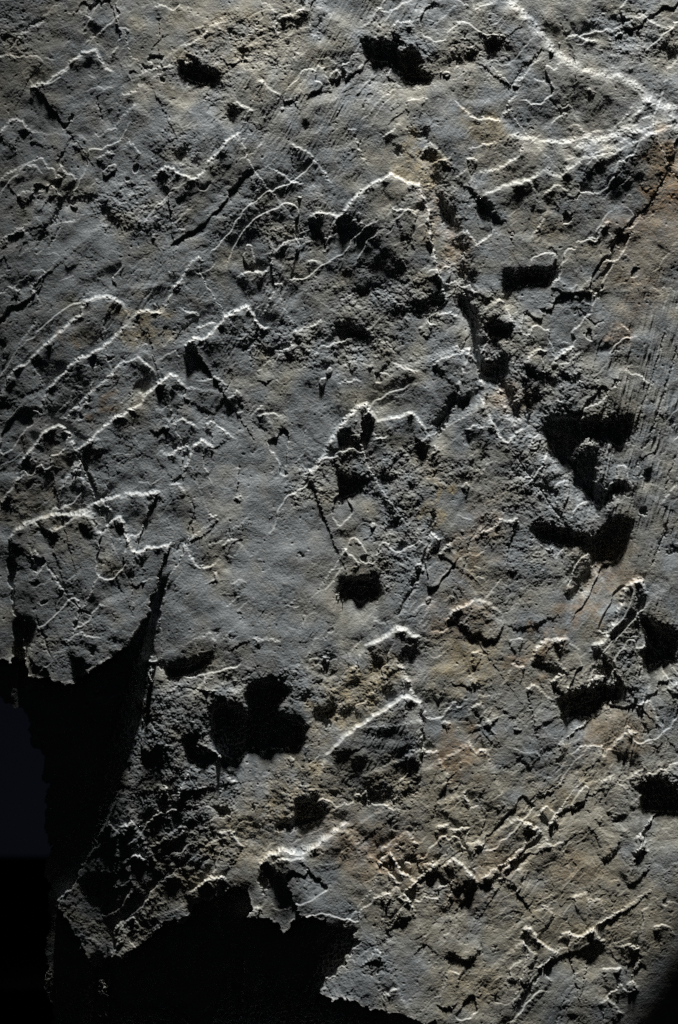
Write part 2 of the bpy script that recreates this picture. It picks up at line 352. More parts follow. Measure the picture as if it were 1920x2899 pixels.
# CUT: outlines of the hollows and undercut ledges. Each goes down as a wall under its upper rim and
# runs out to nothing at its lower rim. (tile, scale, points)
CUT = [
 ('A1', 1.0, [815,280, 850,300, 900,290, 950,320, 1000,335, 1032,370, 1015,392, 960,392, 920,385, 880,375, 855,350, 830,345]),
 ('A1', 1.0, [805,700, 850,690, 885,680, 870,715, 840,745, 810,735]),
 ('A1', 1.0, [890,735, 915,700, 930,745, 920,775, 900,765]),
 ('A1', 1.0, [1045,520, 1080,490, 1110,520, 1090,560, 1050,550]),
 ('A1', 1.0, [155,1112, 190,1075, 222,1030, 250,975, 272,930, 320,912, 390,915, 440,890, 462,895, 450,918, 395,935, 320,935, 285,955, 262,1005, 235,1050, 215,1092, 180,1118]),
 ('A1', 1.0, [468,930, 490,945, 505,985, 560,1020, 600,1035, 545,1040, 500,1020, 470,985]),
 ('A1', 1.0, [1435,1020, 1470,1015, 1492,1035, 1480,1055, 1445,1050]),
 ('A1', 1.0, [1365,95, 1395,80, 1430,60, 1420,95, 1395,125, 1390,155, 1370,140]),
 ('A1', 1.0, [1460,100, 1490,70, 1510,60, 1485,110, 1460,150]),
 ('A1', 1.0, [0,170, 20,150, 45,160, 40,195, 10,200]),
 ('A1', 1.0, [1400,575, 1425,560, 1430,595, 1410,610]),
 ('A1', 1.0, [1250,290, 1285,270, 1285,310, 1262,318]),
 ('A1', 1.0, [1045,140, 1075,130, 1085,165, 1055,170]),
 ('A1', 1.0, [1110,245, 1130,235, 1140,275, 1115,270]),
 ('A1', 1.0, [415,150, 440,120, 470,130, 440,160]),
 ('B1', 1.0, [120,170, 160,190, 205,195, 240,205, 265,160, 290,180, 275,240, 315,245, 360,240, 385,265, 370,330, 400,340, 440,355, 430,388, 380,385, 320,405, 290,370, 265,330, 240,290, 190,295, 150,275, 105,245]),
 ('B1', 1.0, [640,150, 665,165, 700,180, 745,175, 750,225, 725,265, 690,270, 670,230, 690,205, 655,190]),
 ('B1', 1.0, [590,235, 640,225, 645,265, 620,290, 590,270]),
 ('B1', 1.0, [535,270, 560,260, 575,290, 545,310]),
 ('B1', 1.0, [318,590, 345,612, 385,605, 412,590, 412,640, 370,648, 335,632]),
 ('B1', 1.0, [235,685, 270,690, 310,690, 290,715, 260,712]),
 ('B1', 1.0, [640,930, 658,935, 690,925, 700,950, 720,985, 750,1000, 772,1035, 740,1050, 712,1030, 690,1000, 645,1000]),
 ('B1', 1.0, [430,800, 450,790, 460,840, 440,860]),
 ('B1', 1.0, [450,890, 475,900, 490,950, 530,1000, 545,1060, 510,1050, 480,1010, 460,960]),
 ('B1', 1.0, [520,1090, 545,1110, 540,1150, 520,1130]),
 ('B1', 1.0, [1505,240, 1568,225, 1568,260, 1520,265]),
 ('B1', 1.0, [1360,140, 1380,130, 1385,155, 1365,160]),
 ('B1', 1.0, [430,20, 470,10, 475,35, 440,40]),
 ('B1', 1.0, [105,480, 130,470, 135,490, 115,495]),
 ('B1', 1.0, [1388,985, 1420,965, 1440,930, 1450,945, 1425,985, 1395,1005]),
 ('B1', 1.0, [1240,1135, 1285,1085, 1305,1060, 1315,1075, 1290,1115, 1255,1150]),
 ('B1', 1.0, [1305,1070, 1350,1020, 1385,985, 1390,995, 1355,1035, 1315,1080]),
 ('B1', 1.0, [1440,930, 1462,880, 1490,820, 1515,770, 1505,745, 1512,700, 1522,745, 1545,800, 1568,820, 1568,840, 1535,815, 1515,800, 1480,870, 1455,945]),
 ('B1', 1.0, [1525,898, 1568,915, 1568,940, 1530,915]),
 ('B1', 1.0, [0,745, 15,740, 20,720, 5,760]),
 ('B2', 1.0, [-10,300, 30,308, 70,330, 115,338, 130,365, 162,388, 130,400, 90,385, 40,368, -10,355]),
 ('B2', 1.0, [548,40, 565,45, 585,70, 578,100, 555,100]),
 ('B2', 1.0, [540,175, 580,170, 610,200, 625,270, 650,290, 640,330, 655,400, 660,480, 700,490, 695,510, 740,470, 790,450, 788,570, 740,570, 695,575, 655,560, 640,510, 622,450, 612,380, 600,290, 570,260, 545,235]),
 ('B2', 1.0, [655,285, 690,300, 720,290, 760,300, 800,320, 808,360, 795,400, 770,380, 730,385, 690,360, 660,330]),
 ('B2', 1.0, [752,75, 770,62, 800,70, 850,60, 890,65, 950,55, 1020,48, 1010,85, 990,120, 930,128, 880,148, 830,150, 795,165, 770,210, 752,150]),
 ('B2', 1.0, [985,210, 1040,215, 1070,205, 1060,215, 1030,225, 995,225]),
 ('B2', 1.0, [890,530, 915,515, 930,540, 970,545, 1010,570, 1030,590, 1000,600, 960,590, 920,565]),
 ('B2', 1.0, [1060,560, 1100,558, 1140,560, 1120,585, 1080,580]),
 ('B2', 1.0, [808,430, 825,445, 845,510, 865,570, 885,640, 890,700, 885,770, 865,790, 858,700, 850,600, 838,520, 815,460]),
 ('B2', 0.7, [890,600, 920,620, 930,660, 905,640]),
 ('B2', 1.0, [947,764, 1067,749, 1172,764, 1232,749, 1367,749, 1360,802, 1330,869, 1307,892, 1262,869, 1240,839, 1210,869, 1157,839, 1112,884, 1067,929, 1142,914, 1187,929, 1202,974, 1187,1049, 1217,1094, 1277,1042, 1315,1034, 1367,1087, 1352,1109, 1277,1102, 1247,1147, 1210,1169, 1180,1154, 1142,1094, 1090,1064, 1097,1004, 1052,967, 992,929, 962,869, 947,809]),
 ('B2', 1.0, [910,1045, 940,1060, 980,1065, 1030,1075, 1025,1100, 990,1112, 950,1085, 920,1080]),
 ('B2', 1.0, [1410,1010, 1430,985, 1450,1010, 1430,1045]),
 ('B2', 1.0, [-10,1005, 40,1010, 90,1025, 150,1018, 155,1030, 125,1065, 90,1095, 50,1115, 10,1145, -10,1130]),
 ('B2', 1.0, [185,1000, 220,1010, 265,1000, 265,1040, 230,1055, 195,1045]),
 ('B2', 1.0, [310,1055, 340,1050, 350,1070, 325,1085]),
 ('B2', 1.0, [205,1135, 240,1130, 235,1160, 212,1162]),
 ('B2', 1.0, [340,870, 380,880, 425,870, 420,915, 400,950, 370,920]),
 ('B2', 1.0, [445,850, 460,790, 490,740, 520,695, 540,680, 530,710, 495,770, 470,820]),
 ('B2', 1.0, [300,570, 355,560, 350,590, 320,590]),
 ('B2', 1.0, [200,150, 225,145, 228,170, 205,172]),
 ('B2', 1.0, [1180,160, 1210,150, 1215,190, 1190,195]),
 ('B2', 1.0, [590,950, 620,940, 640,965, 610,980]),
 ('B2', 1.0, [350,240, 400,255, 430,245, 420,275, 370,280]),
 ('A3', 1.0, [685,690, 720,680, 745,685, 765,715, 790,700, 850,705, 900,680, 945,658, 992,645, 985,680, 960,715, 900,745, 850,765, 820,775, 775,780, 745,720, 710,720, 695,780]),
 ('A3', 0.9, [960,905, 1010,895, 1060,888, 1105,900, 1140,940, 1165,935, 1140,870, 1125,840, 1160,800, 1200,795, 1235,775, 1280,790, 1340,790, 1350,820, 1335,850, 1290,885, 1280,920, 1330,945, 1390,960, 1420,990, 1405,1080, 1350,1095, 1270,1110, 1255,1095, 1240,1120, 1205,1130, 1195,1105, 1160,1100, 1130,1130, 1105,1160, 1060,1150, 1000,1090, 970,1010, 980,960]),
 ('A3', 0.8, [1350,850, 1400,850, 1450,845, 1440,865, 1380,875]),
 ('A3', 0.8, [1440,925, 1500,905, 1555,890, 1550,920, 1520,960, 1540,990, 1500,1000, 1490,960, 1440,945]),
 ('A3', 0.9, [880,1030, 905,1060, 910,1110, 950,1100, 1000,1110, 1020,1150, 960,1184, 900,1180, 860,1140, 840,1060]),
 ('A3', 1.0, [1370,185, 1400,180, 1428,170, 1415,195, 1385,205]),
 ('A3', 1.0, [985,545, 1000,540, 1000,570, 985,565]),
 ('A3', 1.0, [1060,580, 1090,560, 1095,580, 1070,595]),
 ('A3', 1.0, [800,160, 830,140, 858,125, 852,140, 825,165, 812,180]),
 ('A3', 1.0, [1530,400, 1570,385, 1568,415, 1540,412]),
 ('A3', 1.0, [320,690, 345,675, 390,680, 385,720, 395,745, 360,780, 335,790, 325,740]),
 ('A3', 0.55, [100,490, 160,505, 170,530, 145,580, 115,660, 110,720, 125,790, 110,795, 100,700, 90,600]),
 ('A3', 1.0, [400,630, 430,620, 460,635, 450,655, 415,655]),
 ('B3', 1.0, [-10,320, 40,305, 95,310, 140,300, 180,295, 192,310, 190,405, 165,415, 130,410, 85,412, 50,400, 20,400, -10,402]),
 ('B3', 1.0, [225,60, 260,50, 290,35, 280,65, 240,85]),
 ('B3', 1.0, [255,165, 285,150, 310,110, 320,130, 295,165, 265,175]),
 ('B3', 1.0, [430,-10, 440,30, 432,70, 425,110, 415,105, 420,50]),
 ('B3', 1.0, [175,210, 190,240, 195,265, 185,270]),
 ('B3', 1.0, [330,100, 355,95, 350,115, 335,118]),
 ('B3', 1.0, [870,70, 920,50, 1000,50, 1050,80, 1110,90, 1180,100, 1240,80, 1275,40, 1310,25, 1360,30, 1372,60, 1340,110, 1370,130, 1335,160, 1310,215, 1275,245, 1240,240, 1195,225, 1175,280, 1150,335, 1110,380, 1075,412, 1050,400, 1045,370, 1090,350, 1130,300, 1160,240, 1165,190, 1120,165, 1060,170, 1000,140, 950,140, 900,100]),
 ('B3', 1.0, [960,180, 990,170, 1000,195, 970,205]),
 ('B3', 1.0, [800,275, 825,280, 815,310, 800,300]),
 ('B3', 1.0, [815,165, 835,170, 830,190]),
 ('B3', 1.0, [1010,870, 1040,830, 1090,840, 1140,800, 1160,830, 1190,790, 1235,780, 1260,800, 1300,795, 1335,825, 1330,880, 1250,880, 1225,905, 1205,935, 1165,960, 1110,950, 1050,970, 1015,945, 1040,930, 1010,905]),
 ('B3', 1.0, [1180,720, 1200,700, 1225,730, 1240,770, 1200,750]),
 ('B3', 1.0, [1375,475, 1400,470, 1425,500, 1470,530, 1530,530, 1568,560, 1568,700, 1510,690, 1475,700, 1440,730, 1400,700, 1390,660, 1430,620, 1420,560, 1395,530]),
 ('B3', 1.0, [1490,165, 1520,160, 1568,170, 1568,195, 1520,195]),
 ('B3', 1.0, [1515,20, 1525,40, 1500,130, 1485,160, 1478,150, 1495,100]),
 ('B3', 1.0, [315,715, 345,690, 360,660, 358,680, 335,705]),
 ('B3', 1.0, [200,835, 240,820, 280,830, 250,855, 215,855]),
 ('B3', 1.0, [375,1010, 388,960, 392,1000, 385,1060, 385,1120, 378,1120]),
 ('B3', 1.0, [545,795, 580,800, 620,800, 655,790, 640,815, 600,815, 560,812]),
 ('B3', 1.0, [570,590, 610,570, 640,550, 650,580, 690,595, 730,590, 720,615, 690,610, 660,605, 610,600]),
 ('B3', 1.0, [0,925, 50,900, 100,905, 60,940, 10,960]),
 ('A4', 1.0, [1360,140, 1410,155, 1460,140, 1480,170, 1510,215, 1500,240, 1440,260, 1420,280, 1350,290, 1300,310, 1270,290, 1265,260, 1320,245, 1370,225, 1350,190]),
 ('A4', 1.0, [1160,165, 1195,170, 1200,190, 1170,200]),
 ('A4', 1.0, [975,180, 1020,170, 1070,195, 1085,215, 1040,235, 1000,225]),
 ('A4', 1.0, [690,290, 730,270, 760,290, 720,310]),
 ('A4', 1.0, [340,545, 400,530, 440,520, 480,535, 525,540, 510,580, 500,640, 460,640, 420,650, 370,620, 345,590]),
 ('A4', 1.0, [520,670, 560,660, 600,680, 590,710, 540,710]),
 ('A4', 1.0, [690,500, 740,500, 760,520, 730,545, 690,530]),
 ('A4', 1.0, [0+1200,470, 1225,470, 1240,500, 1240,545, 1220,590, 1195,560]),
 ('B4', 1.0, [1395,195, 1400,130, 1385,100, 1400,65, 1445,60, 1480,45, 1530,70, 1580,95, 1600,130, 1600,200, 1540,210, 1480,200, 1430,215]),
 ('B4', 1.0, [1130,190, 1160,195, 1165,215, 1140,210]),
 ('B4', 1.0, [95,150, 130,120, 165,135, 215,120, 245,140, 215,160, 170,155, 120,175]),
 ('B4', 1.0, [280,110, 320,95, 370,90, 365,125, 320,130]),
 ('B4', 1.0, [485,865, 520,845, 545,850, 535,880, 600,885, 620,870, 645,840, 660,800, 668,790, 660,840, 640,880, 605,912, 560,895, 500,895]),
 ('B4', 1.0, [540,545, 558,540, 565,580, 545,585]),
 ('B4', 1.0, [1215,420, 1260,405, 1275,375, 1295,350, 1290,395, 1265,435, 1225,440]),
 ('B4', 1.0, [650,540, 690,518, 740,490, 742,500, 700,535, 660,555]),
 ('B4', 1.0, [705,820, 735,815, 730,840, 712,838]),
]
# the large shaded parts: below the big flake, and below the ledge at the foot
CUT_BIG = [
 ('A3', 1.08, [806,190, 800,235, 790,260, 770,295, 745,310, 725,350, 700,408, 690,455, 665,495, 640,530, 615,580, 590,610, 560,640, 510,675, 460,705, 420,735, 400,745, 370,770, 335,788, 310,798, 280,790, 240,785, 205,768, 170,775, 130,770, 112,735, 100,690,
              40,690, -40,690, -200,700, -200,2900, 560,2900, 520,2330, 465,2235, 425,2150, 385,2130, 370,2080, 345,2030, 330,1990, 290,1930, 262,1880, 240,1832, 290,1790, 330,1740, 345,1690, 400,1600, 450,1530, 490,1450, 530,1360, 560,1290, 590,1190, 610,1110, 650,960, 690,800, 700,690, 715,600, 735,500, 755,410, 775,330, 795,250]),
 ('A3', 1.0, [20,155, 45,195, 70,250, 78,265, 65,300, 58,360, 62,430, 95,490, 115,560, 105,660, 100,800, 55,790, 50,600, 55,480, 40,380, 25,270]),
 ('A4', 1.06, [470,925, 545,945, 575,905, 605,870, 660,840, 695,800, 750,735, 800,730, 850,740, 870,690, 905,640, 960,615, 1000,620, 1040,570, 1100,560, 1140,570, 1155,640, 1150,700, 1210,712, 1260,715, 1290,740, 1300,780, 1330,770, 1345,725, 1400,695, 1440,690, 1500,705, 1530,735, 1568,735,
              1600,735, 1645,745, 1643,785, 1670,800, 1635,840, 1612,880, 1590,920, 1565,945, 1500,1010, 1480,1050, 1510,1080, 1560,1080, 1620,1075, 1650,1090, 1720,1115, 1800,1130, 1880,1130, 1910,1165, 1960,1175, 2010,1160, 2030,1190, 2060,1400, 480,1400, 480,1110, 475,1060, 440,1010, 430,970]),
]

# long recesses and thin cracks: (tile, depth, half width, points)
GROOVE = [
 ('B1', 2.7, 10.0, [395,680, 425,780, 465,890, 505,990, 535,1090, 555,1190, 585,1290, 615,1420, 650,1560, 740,1700]),
 ('B2', 5.0, 6.0, [730,560, 770,620, 800,720, 830,780]),
 ('B2', 4.0, 14.0, [880,640, 960,800, 1080,960, 1180,1100, 1240,1250, 1180,1400, 1080,1550]),
 ('B2', 3.0, 5.0, [440,820, 470,760, 520,690, 560,640]),
 ('B3', 2.5, 2.2, [440,-20, 432,60, 420,110, 400,200, 350,330, 300,430, 270,500]),
 ('B3', 2.5, 1.6, [380,880, 388,960, 385,1040, 383,1110, 376,1184]),
 ('A1', 1.6, 1.2, [30,245, 80,170, 150,110, 220,80]),
 ('A1', 1.4, 1.0, [215,1160, 260,1080, 300,990]),
 ('A1', 1.2, 0.9, [440,440, 460,500, 470,560]),
 ('A2', 1.3, 0.9, [985,752, 1015,690, 1052,608, 1080,560]),
 ('A2', 1.0, 0.9, [1150,430, 1165,480, 1160,540]),
 ('A2', 1.2, 1.0, [880,1110, 900,1180, 880,1250, 860,1330]),
 ('A3', 1.4, 1.0, [205,225, 240,280, 275,330, 320,400, 400,470, 440,500]),
 ('A3', 1.2, 1.0, [155,465, 185,540, 215,620, 240,690]),
 ('A3', 1.6, 1.2, [900,0, 890,60, 880,130, 820,175]),
 ('B1', 1.6, 0.9, [1240,1140, 1300,1075, 1390,995, 1440,940, 1480,870, 1515,790, 1510,700]),
 ('B1', 1.2, 0.9, [960,220, 900,270, 850,320, 800,390, 770,450]),
 ('B1', 1.0, 0.9, [1040,560, 1010,500, 960,450]),
 ('B2', 1.2, 1.2, [1520,300, 1490,420, 1450,560, 1400,700, 1360,860]),
 ('B2', 1.4, 1.2, [1568,400, 1530,540, 1480,700, 1420,900]),
 ('B2', 1.2, 1.0, [1568,900, 1530,1000, 1500,1120]),
 ('B2', 1.2, 1.0, [1100,230, 1180,320, 1240,290]),
 ('B3', 1.4, 1.0, [1525,20, 1500,110, 1470,190, 1440,270]),
 ('B3', 1.2, 1.0, [650,60, 600,150, 580,260, 560,330]),
 ('B4', 1.2, 1.0, [545,10, 500,60, 470,130, 440,200, 430,260]),
 ('B4', 1.2, 1.0, [860,470, 850,530, 820,600]),
 ('B4', 1.2, 1.0, [650,545, 590,580, 550,650, 525,700]),
 ('B4', 1.2, 1.0, [920,280, 870,340, 800,400, 730,480]),
 ('B4', 1.0, 1.0, [1060,20, 1000,90, 900,140, 840,210]),
]

# ------------------------------------------------------------------ height field helpers
STEP = 0.56
NX, NY = 1350, 2000
X0, Y0 = -38.0, -45.0
gx = X0 + STEP * np.arange(NX)
gy = Y0 + STEP * np.arange(NY)
X1, Y1 = gx[-1] + STEP, gy[-1] + STEP
GX, GY = np.meshgrid(gx, gy)
rng = np.random.default_rng(11)
FX = np.fft.rfftfreq(NX, STEP)[None, :]
FY = np.fft.fftfreq(NY, STEP)[:, None]

def noise(lam, width=0.35, angle=None, stretch=1.0):
    """Band-limited noise of unit deviation around wavelength lam, optionally stretched along an angle (degrees, picture axes)."""
    sh = (NY, NX // 2 + 1)
    w = rng.standard_normal(sh, dtype=np.float32) + 1j * rng.standard_normal(sh, dtype=np.float32)
    if angle is None:
        f = np.hypot(FX, FY)
    else:
        a = math.radians(angle)
        u = FX * math.cos(a) + FY * math.sin(a)
        v = -FX * math.sin(a) + FY * math.cos(a)
        f = np.hypot(u * stretch, v)
    with np.errstate(divide='ignore'):
        g = np.exp(-0.5 * (np.log(np.maximum(f, 1e-9) * lam) / width) ** 2)
    n = np.fft.irfft2(w * g, s=(NY, NX))
    return n / n.std()

def fractal(lam0, lam1, power, **k):
    out = 0
    lam = lam0
    while lam > lam1:
        out = out + noise(lam, **k) * (lam / lam0) ** power
        lam /= 1.8
    return out / np.std(out)

def blur(a, sigma):
    pad = int(4 * sigma / STEP) + 2
    b = np.pad(a, pad, mode='edge')
    fx = np.fft.rfftfreq(b.shape[1], STEP)[None, :]
    fy = np.fft.fftfreq(b.shape[0], STEP)[:, None]
    g = np.exp(-2 * (math.pi * sigma) ** 2 * (fx ** 2 + fy ** 2))
    return np.fft.irfft2(np.fft.rfft2(b) * g, s=b.shape)[pad:-pad, pad:-pad]

def sstep(a, b, x):
    t = np.clip((x - a) / (b - a), 0, 1)
    return t * t * (3 - 2 * t)

def window(x0, x1, y0, y1):
    i0 = max(0, int((x0 - X0) / STEP)); i1 = min(NX, int((x1 - X0) / STEP) + 2)
    j0 = max(0, int((y0 - Y0) / STEP)); j1 = min(NY, int((y1 - Y0) / STEP) + 2)
    return slice(j0, j1), slice(i0, i1)

# the outlines wander a little at a small scale, as broken stone does
WX = GX + 1.2 * noise(14) + 0.38 * noise(5.5) + 0.16 * noise(2.8)
WY = GY + 1.2 * noise(14) + 0.38 * noise(5.5) + 0.16 * noise(2.8)

EX = GX + 0.50 * (WX - GX) + 0.30 * noise(4.5) + 0.14 * noise(2)
EY = GY + 0.50 * (WY - GY) + 0.38 * noise(4.5) + 0.18 * noise(2)

CX = WX + 1.1 * noise(7) + 0.6 * noise(3)
CY = WY + 1.1 * noise(7) + 0.6 * noise(3)

def inside(poly, wx, wy):
    m = np.zeros(wx.shape, bool)
    n = len(poly)
    for i in range(n):
        x1, y1 = poly[i]; x2, y2 = poly[(i + 1) % n]
        if y1 == y2: continue
        c = (wy > y1) != (wy > y2)
        m ^= c & (wx < (x2 - x1) * (wy - y1) / (y2 - y1) + x1)
    return m

def add_scarp(hgt, pts, h, w, D=26.0, side=1.0):
    pad = D * 3.2
    sl = window(pts[:, 0].min() - pad, pts[:, 0].max() + pad, pts[:, 1].min() - pad, pts[:, 1].max() + pad)
    px, py = EX[sl], EY[sl]
    if px.size == 0: return
    best = np.full(px.shape, 1e9); sg = np.zeros(px.shape); tt = np.zeros(px.shape)
    seg = np.diff(pts, axis=0); ln = np.hypot(seg[:, 0], seg[:, 1]); tot = ln.sum(); acc = 0
    for i in range(len(seg)):
        ax, ay = pts[i]; dx, dy = seg[i]
        t = np.clip(((px - ax) * dx + (py - ay) * dy) / max(ln[i] ** 2, 1e-9), 0, 1)
        ex, ey = px - (ax + t * dx), py - (ay + t * dy)
        d = np.hypot(ex, ey)
        cr = dx * ey - dy * ex                       # > 0: to the right of the direction (y down)
        up = d < best - 1e-6
        best = np.where(up, d, best); sg = np.where(up, cr, sg); tt = np.where(up, acc + t * ln[i], tt)
        acc += ln[i]
    sd = best * np.sign(sg) * side
    end = min(0.2 * tot, 14.0)
    taper = sstep(0, end, tt) * sstep(0, end, tot - tt)
    for lam_ in (47.0, 19.0):                        # the step is taller here and lower there along its length
        taper = taper * (1 + 0.28 * np.exp(-(best / 6.0) ** 2) * np.sin(2 * math.pi * (tt / lam_ + rng.random())))
    k = 0.5 * (1 + np.tanh(sd / w))
    hgt[sl] += h * taper * (0.72 * k * np.exp(-best / D) - 0.28 * (1 - k) * np.exp(-best / (0.55 * D)))

def add_groove(hgt, pts, dep, hw):
    pad = hw * 3
    sl = window(pts[:, 0].min() - pad, pts[:, 0].max() + pad, pts[:, 1].min() - pad, pts[:, 1].max() + pad)
    px, py = EX[sl], EY[sl]
    if px.size == 0: return
    best = np.full(px.shape, 1e9); tt = np.zeros(px.shape); acc = 0
    seg = np.diff(pts, axis=0); ln = np.hypot(seg[:, 0], seg[:, 1]); tot = ln.sum()
    for i in range(len(seg)):
        ax, ay = pts[i]; dx, dy = seg[i]
        t = np.clip(((px - ax) * dx + (py - ay) * dy) / max(ln[i] ** 2, 1e-9), 0, 1)
        d = np.hypot(px - (ax + t * dx), py - (ay + t * dy))
        up = d < best
        best = np.where(up, d, best); tt = np.where(up, acc + t * ln[i], tt)
        acc += ln[i]
    end = min(0.25 * tot, 10.0)
    hgt[sl] -= dep * sstep(0, end, tt) * sstep(0, end, tot - tt) * np.exp(-(best / hw) ** 2)

def blobs(items, soft=0.6):
    """Soft union of ellipses (cx, cy, rx, ry, angle, value) in units of the full photograph at 1568 px width."""
    out = np.zeros((NY, NX))
    q = W / 1568.0
    for cx, cy, rx, ry, ang, v in items:
        a = math.radians(ang)
        dx, dy = GX - cx * q + 6 * WOB1, GY - cy * q + 6 * WOB2
        u = (dx * math.cos(a) + dy * math.sin(a)) / (rx * q)
        w_ = (-dx * math.sin(a) + dy * math.cos(a)) / (ry * q)
        out = np.maximum(out, v * (1 - sstep(1 - soft, 1 + soft, np.hypot(u, w_))))
    return out
WOB1, WOB2 = noise(30), noise(30)

# ------------------------------------------------------------------ broad lie of the face
LIE = np.array([
 [.75, .85, 1.0, 1.1, 1.0, 1.0, .95, .95, 1.0],
 [.80, .85, 1.0, 1.0, .90, .90, .90, .85, 1.1],
 [.80, .85, .85, .62, .72, .90, .90, .80, .80],
 [.75, .85, .66, .45, .52, .80, .85, .80, .80],
 [.65, .75, .75, .75, .80, .85, .90, .85, .85],
 [.65, .70, .80, .85, .85, .85, .72, .60, .85],
 [.65, .70, .80, .90, .90, .90, .75, .62, .85],
 [.70, .75, .85, 1.0, 1.0, .90, .90, .80, .80],
 [.60, .65, .65, .80, .80, .90, .95, .90, .85],
 [.60, .40, .36, .54, .85, .90, .95, 1.0, .95],
 [.45, .28, .28, .44, .80, .95, .95, .95, .90],
 [.40, .18, .24, .46, .90, .95, 1.0, .90, .80],
 [.60, .60, .50, .50, .80, .85, .90, .85, .75]])
def bilinear(M, u, v):
    u = np.clip(u, 0, M.shape[1] - 1.001); v = np.clip(v, 0, M.shape[0] - 1.001)
    i = u.astype(int); j = v.astype(int); a = u - i; b = v - j
    a = a * a * (3 - 2 * a); b = b * b * (3 - 2 * b)
    return (M[j, i] * (1 - a) + M[j, i + 1] * a) * (1 - b) + (M[j + 1, i] * (1 - a) + M[j + 1, i + 1] * a) * b
lie = bilinear(LIE, GX / W * 8, GY / H * 12)
slope = 1.2 * (lie - 0.86) * TAN_E
HT = np.cumsum(slope, axis=0) * STEP
HT = blur(HT - HT[NY // 2:NY // 2 + 1].mean() * 0, 8)
# the foot rounds off at the lower right
r = (GX - 678) * 0.86 + (GY - 930) * 0.50
r2 = np.maximum(0, r + 42)
HT -= 0.0030 * r2 ** 2
# the left shoulder falls back towards the outline below the flake
HT -= 0.004 * np.maximum(0, 40 - GX) ** 2 * sstep(250, 420, GY)

BASE = HT.copy()
# ------------------------------------------------------------------ texture regions (crumbly / streaked)
CRUMB = blobs([(550,120,150,90,-20,1), (480,170,90,50,0,1), (300,490,120,60,20,1), (920,130,110,90,0,1), (1110,110,80,70,-20,1), (1480,90,130,100,0,.9),
 (20,60,90,80,0,.8), (420,340,90,50,-20,.8), (900,700,150,80,10,.9), (780,800,250,60,5,.9), (900,1090,200,60,5,1), (720,1110,60,60,0,1), (930,1220,70,180,15,1),
 (1160,800,80,140,0,1), (1000,430,40,110,-15,.9), (1040,600,30,90,-10,.9), (1180,940,90,80,0,1), (1300,1050,150,200,20,1), (1250,1200,140,160,20,.9), (620,1600,200,70,-10,.9), (430,1720,170,170,0,.9), (380,1950,250,170,-30,.85),
 (820,1600,160,60,-35,.9), (680,1850,110,80,-20,1), (250,2150,150,100,20,.9), (1500,1530,110,130,0,.8), (1380,1600,110,60,0,.7), (1530,1830,90,70,0,.8), (820,2230,110,90,0,.7),
 (900,1830,90,50,0,.8), (650,520,120,60,10,.5), (590,500,90,60,0,.6), (690,20,60,60,0,.8), (1300,870,120,60,0,.8), (1010,700,120,60,0,.5), (930,2050,110,70,20,.5), (1150,1400,160,70,-20,.5), (200,1500,160,60,10,.5)])
CRUMB = np.clip(CRUMB + 0.10 * noise(60), 0, 1)
STREAK = blobs([(1500,1000,130,330,8,1), (1480,1640,120,220,15,.7), (720,250,200,110,-60,.8), (850,40,220,90,-55,.7), (560,260,150,100,-60,.6), (800,470,150,60,-60,.5), (330,700,160,60,-60,.5), (620,700,160,60,-60,.6), (1100,330,160,100,-60,.35), (900,1690,130,60,-50,.6)])

# ------------------------------------------------------------------ overlapping thin scales of slate
JAG1, JAG2, JAG3 = noise(9), noise(4.5), noise(2.2)
def scales(lam, hh, angle, wob, wlam, width, keep):
    a = math.radians(angle)
    n = noise(wlam, angle=-52, stretch=2.2) + 0.45 * noise(wlam * 0.5, angle=-56, stretch=1.8) + 0.13 * noise(wlam * 0.2)
    ph = (GX * math.cos(a) + GY * math.sin(a)) / lam + wob * n
    ph += (0.55 * JAG1 + 0.55 * JAG2 + 0.22 * JAG3) / lam              # chipped, not smooth, at the small scale
    gyy, gxx = np.gradient(ph, STEP)
    g = np.clip(np.hypot(gxx, gyy), 0.3 / lam, 4 / lam)
    fr = ph - np.floor(ph)
    edge = np.clip((1 - fr) / (g * width), 0, 1)
    saw = -fr * edge * edge * (3 - 2 * edge)
    m = sstep(keep, keep + 0.9, noise(lam * 2.4) + 0.5 * noise(lam * 0.9))
    return hh * saw * m
HT += scales(95, 1.7, 55, 0.32, 90, 1.1, -0.2)
HT += scales(44, 0.60, 58, 0.34, 46, 1.0, 0.4)
FLAKY = 0.75 + blobs([(1230,1950,420,480,0,.8), (250,850,330,420,0,.35), (650,250,380,220,0,.3)], soft=0.8)
HT += FLAKY * (scales(23, 0.34, 62, 0.36, 26, 0.9, 0.1) + scales(12, 0.21, 60, 0.36, 14, 0.8, 0.0) + scales(7, 0.10, 60, 0.36, 8, 0.8, 0.0))
HT += 0.40 * sstep(1.0, 1.5, FLAKY) * scales(34, 1.1, 54, 0.40, 34, 0.9, -0.2)

